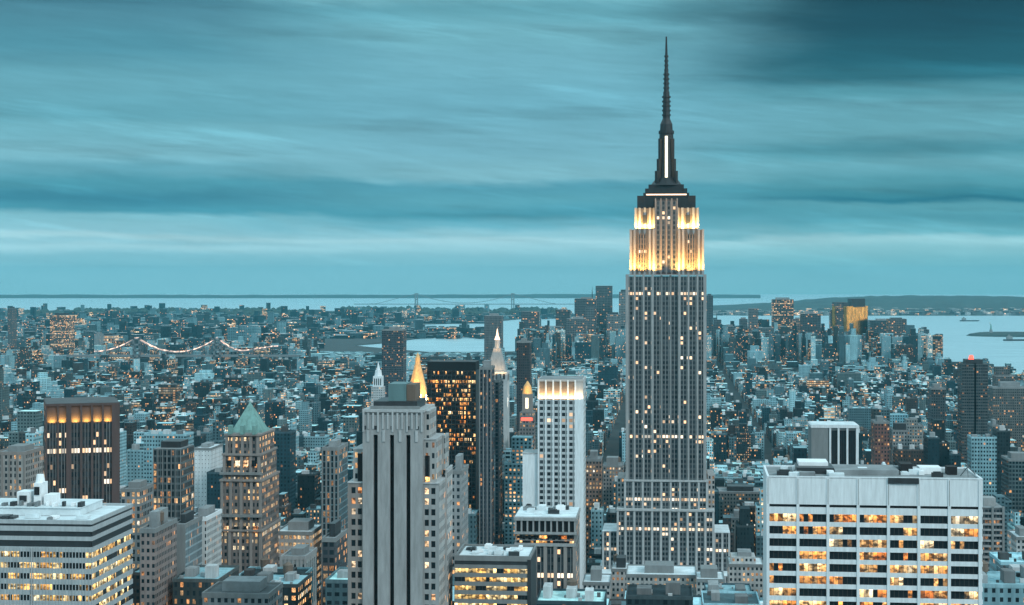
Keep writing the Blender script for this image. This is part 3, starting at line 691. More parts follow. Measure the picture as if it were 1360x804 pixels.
def copper_roof_tower():
    b = B('copper_roofed_tower', 'stone tower with green copper pyramid roof and lit windows at left', 'skyscraper', 960, 290, 347, 543, 46, land='the green pyramid tower')
    X, Z = b.X, b.Z; s = b.s
    tiers = [(290, 348, 706, None, 0, 46), (291.5, 347, 640, 706, 1.2, 45), (294, 344.5, 606, 640, 2.4, 43), (296.5, 342.5, 580, 606, 3.6, 41)]
    for (a, c, t, bt, y0, y1) in tiers:
        b.box('tier', a, c, t, bt, y0 + .8, y1, 'facade', tint=(.16, .145, .14), grid=(2.5, 3.75, .42), win=(.5, .55, 2.0))
        n = 4; ed = [a + (c - a) * i / n for i in range(n + 1)]
        for e in ed:
            q = min(max(e - 1.9, a), c - 3.8); b.box('pier', q, q + 3.8, t, bt, y0, y0 + .9, 'tan_stone')
        b.box('cornice', a - 1.2, c + 1.2, t - 2.6, t - .02, y0 - .6, y1 + .6, 'tan_stone')
    for (t, y0) in ((628, 1.9), (684, .9)):
        b.box('balcony_band', 290.5, 347.5, t, t + 3.2, y0 - 1.3, y0 + .9, 'grey_stone')
    for t, a, c in ((612, 297, 342), (699, 293, 346)):
        for i in range(4):
            q = a + (c - a) * (i + .5) / 4; b.box('arched_window', q - 3, q + 3, t, t + 8, -.2 if t > 650 else 1.8, .8 if t > 650 else 2.9, 'room_glass')
    mb = MB(); cx = X(319.5); cy = 22; w = 31 * s
    def pyr(z0, z1, r0, r1, y=cy): mb.frustum(cx, y, z0, z1, r0 * math.sqrt(2), r1 * math.sqrt(2), 4, ang=math.pi / 4)
    pyr(Z(580), Z(574), 23 * s, 21.5 * s); pyr(Z(574), Z(541), 19.5 * s, 2.0 * s)
    b.part('pyramid_roof', mb, 'copper')
    mb = MB(); mb.frustum(cx, cy, Z(541), Z(536), 1.0, .2, 6); b.part('finial', mb, 'copper')
    for a in (303, 319.5, 336): b.box('dormer', a - 2.4, a + 2.4, 566, 578, 2.6, 7, 'copper')
copper_roof_tower()

def glass_towers():
    # dark office lit orange
    b = B('amber_lit_slab', 'broad dark office slab speckled with amber windows beside gold pyramid', 'office building', 1500, 567, 632, 481, 30, land='the amber lit slab')
    X, Z = b.X, b.Z
    b.box('core', 567.3, 631.7, 482, None, .9, 30, 'dark_metal')
    b.box('crown_band', 567, 632, 481, 492, .2, 30.2, 'black_recess')
    for i in range(31):
        t = 493.4 + 5.9 * i
        b.box('window_band', 567.4, 631.6, t, t + 3.9, .5, .88, 'amber_glass' if i < 18 else 'dim_glass')
    mb = MB()
    for i in range(13): mb.box(X(567 + 65 * i / 12) - .3, X(567 + 65 * i / 12) + .3, 0, .9, 0, Z(492))
    b.part('mullions', mb, 'dark_metal')
    b.box('roof', 568, 631, 480.4, 480.9, 1, 29, 'roof_dark')
    # pale tower with the glowing crown
    b = B('glowing_crown_tower', 'white tower with a glowing warm crown left of the tallest skyscraper', 'skyscraper', 1120, 714, 775, 505, 34, land='the glowing crown tower')
    X, Z = b.X, b.Z
    b.box('core', 714.4, 774.6, 507, None, 1.4, 34, 'facade', tint=(.5, .55, .57), grid=(3, 3.9, .08), win=(.3, .5, 1.2))
    ed = [715 + 49 * i / 5 for i in range(6)]
    for e in ed: b.box('pier', e - 1, e + 1, 505, None, 0, 1.5, 'travertine')
    b.box('corner_pier', 763, 775, 529, None, .1, 1.38, 'travertine')
    for i in range(5):
        b.box('window_strip', ed[i] + 1, ed[i + 1] - 1, 531, None, .6, 1.37, 'pale_strip')
        b.box('crown_recess', ed[i] + 1, ed[i + 1] - 1, 507, 531, 1.1, 1.37, 'shaded_stone')  # pale stone darkened here so the glow looks golden brown
        b.lamp((ed[i] + ed[i + 1]) / 2, -.4, 530.6, 3200, size=(3, .5), aim=(0, .18, 1), col=(1, .62, .28))
    b.box('corner_crown', 764, 774.4, 507, 529, .7, 1.37, 'limestone_pale'); b.lamp(769, -.8, 529.6, 1500, size=(4, .6), aim=(0, .3, 1), col=(1, .66, .34))
    b.box('crown_cap', 713.8, 775.2, 503.8, 506.9, .2, 34.4, 'limestone_pale')
    b.box('roof', 716, 773, 503.2, 503.7, 1, 33, 'roof_grey')
    b.box('blank_wing', 693.5, 713.6, 604, None, 2, 26, 'travertine', label='windowless pale slab wing'); b.box('wing_parapet', 693, 713.7, 602.6, 603.9, 1.7, 26.3, 'limestone_pale')
    # arcaded block in front of it
    b = B('arcaded_top_block', 'grey stone block with dark arcaded crown and amber windows below centre', 'office building', 800, 683, 765, 688, 36, land='the arcaded block')
    X, Z = b.X, b.Z
    b.box('roof', 683.5, 764.5, 686.5, 687.8, 1, 35, 'roof_pale')
    b.box('core', 683.3, 764.7, 688, None, 1.6, 36, 'facade', tint=(.22, .23, .23), grid=(2.8, 3.8, .3), win=(.5, .55, 1.6))
    b.box('cornice', 682, 766, 688, 692, -.3, 36.3, 'limestone'); b.box('cornice', 682.6, 765.4, 707, 710, -.2, 1.5, 'limestone')
    for i in range(11):
        e = 684.5 + 79 * i / 10; b.box('arcade_column', e - 1.1, e + 1.1, 692, 707, .1, 1.2, 'limestone')
    b.box('arcade_opening', 683.6, 764.4, 692.1, 706.9, 1.25, 1.58, 'black_recess')
    for k in range(2): b.box('window_band', 686, 762, 712 + 7 * k, 716 + 7 * k, 1.1, 1.55, 'amber_glass')
    for i in range(7):
        e = 684 + 80 * i / 6; q = min(max(e - 2.2, 683), 760.6); b.box('pier', q, q + 4.4, 726, None, .2, 1.58, 'tan_stone')
    for i in range(6): b.box('window_strip', 684 + 80 * i / 6 + 2.2, 684 + 80 * (i + 1) / 6 - 2.2, 728, None, .9, 1.57, 'tower_strip')
    b.box('ledge', 682.8, 765.2, 722, 726, 0, 1.59, 'limestone')
    roof_clutter(b, 686, 762, 686.5, 3, 32, 14, random.Random(2), hmax=2)
    # teal glass tower left
    b = B('speckled_glass_tower', 'teal glass tower with scattered amber windows right of the dark brown tower', 'office building', 900, 203, 241, 597, 25)
    b.box('wall', 203, 241, 597, None, 0, 25, 'facade', tint=(.10, .13, .14), grid=(1.9, 3.6, .30), win=(.75, .7, 1.9))
    for i in range(7): b.box('mullion', 203.5 + 6.1 * i - .5, 203.5 + 6.1 * i + .5, 596, None, -.4, -.01, 'grey_stone')
    b.box('penthouse', 209, 236, 588, 596.8, 6, 20, 'dark_metal'); b.box('roof', 204, 240, 596.3, 596.8, .5, 24, 'roof_grey')
    # framed dark-window block on the right
    b = B('white_framed_block', 'boxy block with tall dark windows in a white frame right of centre', 'office building', 1450, 1078, 1140, 567, 36, land='the white framed block')
    b.box('core', 1078.3, 1139.7, 568, None, 1.3, 36, 'grey_stone')
    for (a, c) in [(1078, 1100), (1101.5, 1104), (1112.5, 1115), (1124, 1126.5), (1136.5, 1140)]: b.box('pier', a, c, 567, None, 0, 1.29, 'travertine' if a > 1100 else 'grey_stone')
    for a in (1104, 1115, 1126.5): b.box('window_strip', a, a + 9.6, 572, None, .7, 1.28, 'dark_glass')
    b.box('top_frame', 1077.5, 1140.5, 565, 568.6, -.4, 36.4, 'travertine'); b.box('roof', 1079, 1139, 564.4, 564.9, 0, 36, 'roof_pale')
    # banded slab right of the travertine office
    b = B('ribbed_apartment_slab', 'narrow dark slab with fine pale floor ribs at the lower right edge', 'apartment building', 1000, 1303, 1334, 675, 30)
    b.box('core', 1303.3, 1333.7, 676, None, 1.2, 30, 'facade', tint=(.10, .11, .12), grid=(2.2, 3.1, .12), win=(.7, .6, 1.4))
    mb = MB()
    for i in range(19): mb.box(b.X(1303), b.X(1334), .3, 1.19, b.Z(683.6 + 7.3 * i), b.Z(681 + 7.3 * i))
    b.part('balcony_ribs', mb, 'limestone')
    for a in (1303, 1317, 1331): b.box('pier', a, a + 3, 673, None, 0, 1.18, 'grey_stone')
    b.box('roof', 1303.5, 1333.5, 674.6, 675.6, 1.2, 29, 'roof_grey'); b.box('water_tank_house', 1310, 1326, 664, 674.5, 8, 18, 'limestone')
    # twin shaft tower
    b = B('twin_shaft_tower', 'tall dark twin-shaft tower with a red lamp on top at far right', 'skyscraper', 1900, 1278, 1312, 476, 34, land='the red lamp tower')
    for (a, c, t) in [(1278, 1294, 484), (1296.5, 1312, 484)]:
        b.box('shaft', a, c, t, None, 0, 30, 'facade', tint=(.07, .085, .09), grid=(2.4, 3.4, .05), win=(.8, .45, 1.2))
    b.box('recess', 1294.1, 1296.4, 482, None, 2, 28, 'black_recess'); b.box('crown_box', 1284, 1306, 478, 483.9, 4, 24, 'dark_metal')
    mb = MB(); mb.frustum(b.X(1292), 10, b.Z(478), b.Z(472.5), 3, 2, 10); b.part('warning_lamp', mb, 'lamp_red')
glass_towers()

def old_spires():
    # gold pyramid
    b = B('gold_pyramid_tower', 'stone tower under a glowing gold pyramid spire behind the centre tower', 'skyscraper', 1850, 536, 572, 470, 40, land='the gold pyramid')
    X, Z, s = b.X, b.Z, b.s
    b.box('tower_body', 537, 572, 533, None, 2, 34, 'facade', tint=(.35, .34, .32), grid=(3, 3.8, .2), win=(.45, .55, 1.5)); cy = 16
    mb = MB(); mb.frustum(X(552), cy, Z(530), Z(482), 15.5 * s, 3.4 * s, 8, ang=math.pi / 8); mb.frustum(X(552), cy, Z(482), Z(476), 3.6 * s, 3.2 * s, 8); mb.frustum(X(552), cy, Z(476), Z(469), 3.0 * s, .2, 8)
    b.part('gold_roof', mb, 'gold')
    b.box('cornice', 536, 573, 530, 533, 1, 35, 'limestone_pale')
    for px in (538, 545, 552, 559, 566): b.lamp(px, -2, 531, 11000, aim=(0, .42, 1), col=(1, .55, .22), size=(3, 2))
    for px in (541, 549, 558, 566): b.box('pinnacle', px - 1, px + 1, 524, 530, 1.4, 3, 'limestone_pale')
    # clock tower with lit lantern
    b = B('clock_tower', 'slender campanile tower with floodlit pyramid top and golden lantern', 'tower', 2000, 645, 674, 437, 30, land='the lit campanile')
    X, Z, s = b.X, b.Z, b.s; cx = X(659); cy = 13
    b.box('shaft', 645.5, 668.4, 506, None, .2, 26, 'facade', tint=(.16, .17, .18), grid=(3, 3.8, .10), win=(.45, .5, 1.2))  # front face coloured dark to stand for its shadow
    b.box('corner_edge', 668.5, 674, 498, None, -.2, 26, 'limestone_pale', label='floodlit shaft corner, its light put into paler stone'); b.box('loggia', 645, 674, 494, 505.9, -.5, 26.5, 'limestone_pale')
    for i in range(5): b.box('loggia_arch', 648 + 5 * i, 651 + 5 * i, 496.5, 504, -.7, -.45, 'dark_metal')
    mb = MB(); mb.frustum(cx, cy, Z(494), Z(463), 12.4 * s * 1.41, 4.6 * s * 1.41, 4, ang=math.pi / 4); b.part('pyramid_roof', mb, 'limestone')
    mb = MB(); mb.frustum(cx, cy, Z(463), Z(452), 4 * s, 3.6 * s, 8); b.part('belfry', mb, 'limestone_pale')
    mb = MB(); mb.frustum(cx, cy, Z(452), Z(447), 4 * s, 2 * s, 8); mb.frustum(cx, cy, Z(447), Z(437), 1.8 * s, .3, 8); b.part('lantern', mb, 'lamp_warm')
    for px in (650, 659, 668): b.lamp(px, -6, 497, 1500, aim=(0, .55, 1), col=(1, .58, .26), size=(3, 2))
    b.lamp(659, 1, 466, 1500, aim=(0, .7, 1), col=(1, .50, .16)); b.lamp(680, 2, 540, 3500, aim=(-.35, .2, 1), col=(1, .85, .7))
    b.lamp(680, 2, 620, 3500, aim=(-.35, .2, 1), col=(1, .85, .7))
    # white lantern tower
    b = B('white_lantern_tower', 'small white classical tower with tapered lantern left of the gold pyramid', 'tower', 2700, 493, 509, 481, 22)
    X, Z, s = b.X, b.Z, b.s; cx = X(501); cy = 10
    b.box('shaft', 493, 509, 514, None, 0, 20, 'facade', tint=(.45, .47, .48), grid=(3, 3.8, .15), win=(.4, .5, 1.4)); b.box('colonnade', 495, 507, 500, 513.9, 2, 18, 'travertine')
    for i in range(4): b.box('opening', 496.5 + 2.7 * i, 497.8 + 2.7 * i, 503, 512, 1.8, 1.97, 'dark_metal')
    mb = MB(); mb.frustum(cx, cy, Z(500), Z(492), 5.2 * s, 4 * s, 8); mb.frustum(cx, cy, Z(492), Z(481), 2.6 * s, .3, 8); b.part('lantern', mb, 'travertine')
    # domed lantern right of campanile
    b = B('golden_cupola_tower', 'slim tower with golden lit cupola right of the floodlit campanile', 'tower', 1700, 690, 709, 508, 24)
    X, Z, s = b.X, b.Z, b.s
    b.box('shaft', 690, 709, 548, None, 0, 22, 'facade', tint=(.18, .18, .18), grid=(3, 3.8, .3), win=(.45, .5, 1.5)); b.box('sign_band', 692, 707, 555, 559, -.4, -.02, 'lamp_red', label='red glowing band below the cupola')
    b.box('belfry', 693, 706, 524, 547.9, 3, 18, 'tan_stone'); b.box('lit_arch', 697.5, 701.5, 529, 543, 2.5, 2.97, 'lamp_white')
    mb = MB(); mb.frustum(X(699.5), 10, Z(524), Z(514), 7 * s, 5 * s, 12); mb.frustum(X(699.5), 10, Z(514), Z(507), 5 * s, .5, 12); b.part('cupola', mb, 'gold')
    b.lamp(699.5, -1, 523, 1500, aim=(0, .5, 1), col=(1, .5, .15))
old_spires()

# ------------------------------------------------------------------ other towers that can be told apart
def plain_tower(name, label, cat, D, x0, x1, ytop, depth, tint, lit, grid=(2.8, 3.6), win=(.5, .5, 1.6), roof='roof_grey', steps=(), house=True, ant=None, rot=-GRID, group=None, land=None, piers=0, pier_mat='grey_stone', tank=False, cop=True):
    if D < 3500:
        k = depth / (D + depth)
        if x1 < 885: x1 = max((x1 - 885 * k) / (1 - k), x0 + .55 * (x1 - x0))
        elif x0 > 885: x0 = min((x0 - 885 * k) / (1 - k), x1 - .55 * (x1 - x0))
    b = B(name, label, cat, D, x0, x1, ytop, depth, group=group, rot=rot, land=land)
    b.box('wall', x0, x1, ytop, None, 0, depth, 'facade', tint=tint, grid=(grid[0], grid[1], lit), win=win)
    rng = random.Random(int(x0 * 7 + ytop))
    w = x1 - x0; s = b.s
    b.box('roof', x0 + .5, x1 - .5, ytop - .6 / s, ytop - .02, .4, depth - .4, roof)
    if cop and D < 3500:
        par = MB(); a, c, z = b.X(x0), b.X(x1), b.Z(ytop)
        for q in ((a - .25, c + .25, -.25, .35), (a - .25, c + .25, depth - .35, depth + .25), (a - .25, a + .35, .36, depth - .36), (c - .35, c + .25, .36, depth - .36)): par.box(*q, z - .8, z + 1.3)
        b.part('parapet', par, pier_mat)
    if piers:
        mb = MB()
        for i in range(piers + 1):
            e = b.X(x0) + (b.X(x1) - b.X(x0)) * i / piers; mb.box(e - .45, e + .45, -.5, -.01, 0, b.Z(ytop))
        b.part('piers', mb, pier_mat)
    if house:
        hh = rng.uniform(3.5, 8) / s
        b.box('penthouse', x0 + w * rng.uniform(.15, .3), x1 - w * rng.uniform(.15, .35), ytop - hh, ytop - .65 / s, depth * .25, depth * .75, rng.choice(['roof_grey', 'grey_stone', 'dark_metal']))
    for (a, c, t, y0) in steps: b.box('upper_tier', a, c, t, ytop - .65 / s, y0, depth - y0, 'facade', tint=tint, grid=(grid[0], grid[1], lit), win=win)
    if ant:
        mb = MB(); mb.frustum(b.X(ant[0]), depth / 2, b.Z(ytop), b.Z(ant[1]), max(.6, .8 * s), .2, 6); b.part('antenna', mb, 'mast_metal')
    if tank: water_tank(None, b.X(x0) + w * s * rng.uniform(.2, .8), depth * rng.uniform(.2, .8), b.Z(ytop) + .55, parent=b.root)
    return b

T_TEAL, T_GREY, T_DARK, T_BROWN, T_PALE, T_TAN = (.11, .14, .15), (.22, .24, .25), (.06, .07, .08), (.13, .10, .09), (.46, .49, .50), (.28, .25, .23)
def towers():
    pt = plain_tower
    # near left and centre
    pt('stone_apartment_block', 'beige stone block with dark arched bays behind the yellow lit office', 'apartment building', 1000, -8, 61, 603, 34, (.30, .29, .28), .25, win=(.45, .6, 1.4), piers=4, pier_mat='tan_stone')
    pt('brown_stone_hotel', 'brownish stone block with small windows beside the yellow lit office', 'hotel', 760, 186, 222, 706, 34, (.24, .20, .19), .12, grid=(2.4, 3.4), tank=True)
    pt('blue_ribbed_block', 'blue-grey ribbed block between brown stone hotel and white narrow-window slab', 'office building', 800, 230, 258, 700, 30, (.26, .33, .36), .06, grid=(2.0, 3.6), win=(.5, .75, 1.0), piers=6)
    pt('white_narrow_slab', 'white slab with rows of narrow windows left of the green pyramid tower', 'apartment building', 860, 252, 292, 690, 30, T_PALE, .08, grid=(2.3, 3.3), win=(.35, .55, 1.2), pier_mat='travertine', rot=-GRID)
    pt('low_dark_roof_block', 'low block with dark roof and pale edge at the bottom left of centre', 'office building', 700, 268, 376, 792, 26, T_GREY, .2, roof='roof_dark')
    pt('pale_low_slab', 'low pale slab lit behind the speckled glass tower', 'warehouse', 1500, 258, 296, 597, 40, (.62, .66, .68), 0, roof='roof_pale', win=(.2, .2, 0))
    pt('amber_window_row_block', 'low block with one bright amber window row right of the dark brown tower', 'office building', 1050, 160, 205, 652, 30, T_GREY, .85, grid=(3.2, 4.4), win=(.55, .6, 1.6))
    pt('teal_glass_block', 'teal ribbed glass tower between green pyramid tower and three slot tower', 'office building', 1000, 428, 462, 597, 30, (.12, .20, .23), .18, grid=(2.4, 3.6), win=(.6, .8, 1.6), piers=4)
    pt('colonnaded_block', 'grey block with tall dark columns low between two foreground towers', 'office building', 900, 373, 421, 742, 30, (.30, .32, .32), .05, grid=(5.0, 30), win=(.4, .8, 1), piers=6, pier_mat='limestone')
    pt('glowing_floor_block', 'wide low block with two glowing pink window floors right of green pyramid tower', 'office building', 1000, 366, 430, 709, 34, (.34, .34, .34), .8, grid=(2.5, 4.2), win=(.7, .5, 1.5), roof='roof_pale')
    pt('dark_glass_block', 'dark glass block with amber windows against left side of three slot tower', 'office building', 820, 428, 460, 718, 30, T_DARK, .3, grid=(3, 3.8), win=(.7, .6, 1.6))
    pt('slim_shaft_tower', 'slim dark glass tower in front of the floodlit campanile', 'skyscraper', 1400, 637, 657, 490, 30, (.055, .065, .08), .10, grid=(2.4, 3.7), win=(.6, .6, 1.4), piers=3)
    pt('dark_shaft_tower', 'narrow black shaft in front of the floodlit campanile', 'skyscraper', 1450, 657.5, 667, 507, 30, T_DARK, .03, win=(.7, .7, 1))
    pt('stone_shoulder_block', 'grey stone block right behind the three slot tower', 'office building', 900, 598, 622, 628, 30, (.26, .28, .29), .1)
    pt('dark_slab_tower', 'dark windowless slab right of the floodlit campanile', 'office building', 2300, 686, 706, 455, 30, (.05, .05, .055), .03)
    pt('dark_blue_tower', 'dark blue tower block behind the white lantern tower', 'apartment building', 2900, 507, 540, 439, 40, (.06, .075, .09), .14, win=(.6, .5, 1.6))
    pt('tall_grey_far_tower', 'tall plain grey tower behind the campanile lantern', 'office building', 3600, 643, 666, 420, 40, (.12, .14, .15), .06)
    # right side
    pt('red_brick_tower', 'reddish brown tower right of the white framed block', 'apartment building', 1600, 1157, 1181, 562, 28, (.16, .085, .075), .10)
    pt('grey_brown_slab', 'grey slab beside the reddish brown tower', 'apartment building', 1700, 1181, 1208, 573, 28, T_GREY, .15)
    pt('dark_narrow_tower', 'dark narrow tower left of the red lamp tower', 'apartment building', 2000, 1232, 1256, 517, 28, (.06, .08, .09), .1, grid=(2.6, 3.3))
    pt('teal_corner_tower', 'teal glass tower at the right edge above the ribbed slab', 'office building', 1500, 1330, 1372, 612, 34, (.08, .12, .13), .06, win=(.7, .6, 1.3))
    pt('brick_slab_tower', 'wide dark brick slab behind the red lamp tower at right edge', 'apartment building', 2300, 1313, 1366, 516, 34, (.11, .12, .12), .12)
    pt('setback_brick_tower', 'stepped dark brick tower at far right above teal glass tower', 'apartment building', 2500, 1318, 1348, 500, 30, (.10, .115, .12), .1, steps=[(1324, 1342, 488, 6)])
    pt('pale_right_edge_block', 'pale low block with amber windows at lower right edge', 'office building', 1100, 1338, 1376, 716, 30, (.42, .45, .46), .2, roof='roof_pale')
    pt('slim_teal_slab', 'slim teal slab right of the red lamp tower', 'apartment building', 1750, 1312, 1326, 566, 26, (.14, .18, .19), .06)
    pt('grey_stepped_block', 'grey stepped block left of the dark narrow tower', 'apartment building', 1900, 1200, 1226, 566, 28, (.2, .22, .22), .18, steps=[(1205, 1220, 558, 5)])
    # beside the tallest skyscraper
    pt('brown_loft_block', 'brown loft block with lit windows left of the tallest skyscraper', 'loft building', 1480, 778, 800, 612, 30, (.20, .15, .13), .45, tank=True)
    pt('grey_loft_block', 'grey loft block hard against left foot of the tallest skyscraper', 'loft building', 1600, 801, 828, 620, 30, (.2, .2, .2), .3, tank=True)
    pt('grey_gable_block', 'broad grey block right of the tallest skyscraper foot', 'warehouse', 1600, 952, 1012, 655, 36, (.14, .16, .16), .12)
    pt('pale_window_block', 'pale square windowed block right of the tallest skyscraper foot', 'loft building', 1420, 970, 996, 690, 28, (.36, .35, .34), .2, grid=(3, 3.6), win=(.5, .55, 1.6), tank=True)
    pt('white_roof_hall', 'low hall with broad white roof below the tallest skyscraper', 'hall', 1060, 832, 925, 766, 36, (.34, .36, .36), .15, roof='roof_pale')
    pt('domed_roof_block', 'low grey block with small copper dome below the tallest skyscraper', 'office building', 1040, 924, 962, 772, 30, (.32, .34, .34), .2, roof='roof_pale')
    pt('white_roof_block', 'low white roofed block left below the tallest skyscraper', 'office building', 1040, 774, 812, 776, 30, (.36, .38, .39), .2, roof='roof_pale', tank=True)
    pt('terraced_white_block', 'white terraced block with lit windows right of the tallest skyscraper foot', 'loft building', 1120, 966, 1014, 752, 30, (.42, .43, .43), .3, roof='roof_pale', steps=[(972, 1004, 742, 5)])
    pt('small_hall_block', 'small white roofed block between hall and arcaded block', 'loft building', 1120, 812, 836, 758, 28, (.38, .39, .39), .3, roof='roof_pale', tank=True)
    # far left
    pt('gold_topped_far_tower', 'far tower with bright amber top floors at upper left of the city', 'apartment building', 5200, 66, 92, 419, 50, (.12, .12, .12), .4, win=(.8, .6, 2.6))
    pt('amber_banded_far_block', 'far block with bright amber floors at left end of the lit bridge', 'office building', 5600, 132, 150, 446, 60, (.2, .2, .2), .75, grid=(6, 9), win=(.9, .6, 2.4))
    pt('slim_far_left_tower', 'slim pale tower beside the amber banded far block', 'apartment building', 5200, 125, 132, 444, 40, (.26, .3, .31), .1)
    pt('far_left_slab', 'thin dark slab near the left edge of the skyline', 'apartment building', 5400, 10, 16, 410, 40, (.1, .12, .13), .1)
    # downtown, left of the tallest skyscraper
    G = None
    rows = [
     ('stepped dark downtown tower with pink lamp spire left of tallest skyscraper', 763, 792, 397, (.09, .11, .12), .08, (786, 381)),
     ('tallest flat topped glass tower of the downtown cluster left of tallest skyscraper', 791, 813, 380, (.10, .13, .14), .06, None),
     ('pale narrow downtown tower just left of the tallest skyscraper', 822, 834, 388, (.2, .23, .24), .06, None),
     ('dark flat downtown block seen over the glowing crown tower', 738, 757, 412, (.08, .10, .11), .06, None),
     ('broad dark downtown block right of the floodlit campanile', 692, 716, 414, (.09, .11, .12), .12, None),
     ('squat grey downtown block in front of the stepped dark tower', 752, 778, 424, (.12, .14, .15), .1, None),
     ('slim grey downtown tower between squat block and glass tower', 778, 790, 408, (.13, .15, .16), .1, None),
     ('low wide grey downtown block beneath the flat dark block', 716, 748, 434, (.13, .15, .16), .12, None),
     ('pale grey downtown tower right below the flat topped glass tower', 806, 824, 418, (.19, .21, .22), .1, None),
     ('dark slim tower peeking out right of the tallest skyscraper shaft', 937, 947, 393, (.08, .10, .11), .05, None),
     ('small dark tower with needle right of tallest skyscraper', 948, 958, 425, (.09, .11, .12), .08, (952, 416)),
     ('rounded dark downtown block left of the slim white-crowned pair', 962, 976, 434, (.10, .12, .13), .12, None),
     ('slim dark tower left of the twin slim pair', 982, 993, 424, (.10, .12, .13), .08, None),
     ('slim pale topped tower between gap and amber striped tower', 994, 1007, 410, (.15, .17, .18), .1, None),
     ('amber striped dark tower first of right downtown cluster', 1026, 1054, 398, (.07, .08, .085), .45, None),
     ('dark tower with curved top right of the amber striped tower', 1064, 1090, 417, (.07, .085, .095), .08, None),
     ('warm lit low block in front of the dark curved tower', 1048, 1076, 444, (.30, .28, .26), .4, None),
     ('narrow grey tower between amber striped and curved towers', 1053, 1064, 424, (.16, .15, .15), .3, None),
     ('dark stepped tower left of the gold reflecting facade', 1103, 1127, 412, (.07, .085, .095), .10, None),
     ('low blue grey block below the gold reflecting facade', 1103, 1150, 455, (.10, .13, .15), .08, None),
     ('broad dark tower with sloping shoulder right of gold facade', 1156, 1188, 426, (.06, .085, .095), .06, None),
     ('dark tower with lit brown front right of gold facade', 1180, 1204, 424, (.12, .12, .12), .15, None),
     ('dark narrow block beside the brown fronted tower', 1204, 1217, 445, (.08, .10, .11), .06, None),
     ('slim dark waterfront tower last but one on the right', 1221, 1234, 438, (.07, .09, .10), .06, None),
     ('lower dark waterfront tower last on the right', 1234, 1245, 457, (.07, .09, .10), .08, None),
     ('teal downtown block left of amber striped tower', 1008, 1028, 436, (.12, .15, .16), .1, None),
    ]
    rng = random.Random(3)
    for i, (lab, a, c, t, tint, lit, ant) in enumerate(rows):
        pt('downtown_tower', lab, 'skyscraper', 5450 + rng.uniform(-250, 250) + (250 if t < 415 else 0), a, c, t, (c - a) * 2.0, tint, lit, grid=(5, 5.5), win=(.7, .55, 2.2), ant=ant, house=(i % 3 != 1), group='downtown towers at the tip of the island')
    # gold facade tower: turned so that its right face mirrors the western afterglow, also painted into its glass
    D = 5500
    b = B('gold_facade_tower', 'dark downtown tower with golden glowing glass facade on its right', 'skyscraper', D, 1112, 1152, 398, 60, land='the gold facade tower')
    b.root.rotation_euler.z = 0
    b.box('wall', 1112, 1127, 402, None, 10, 90, 'facade', tint=(.09, .09, .095), grid=(5, 5.5, .15), win=(.7, .5, 1.8))
    b.box('crown_box', 1132, 1151, 397, 408, 22, 80, 'dark_metal')
    mb = MB(); W = 34 * b.s / math.cos(math.radians(40)); mb.box(0, W, 0, 60, 0, b.Z(407), rot=math.radians(40 - 0), org=(b.X(1124.5), 0), faces='flrbt')
    b.part('afterglow_facade', mb, 'glow_tinted_glass', label='reflecting glass facade with golden afterglow tinted in')
towers()

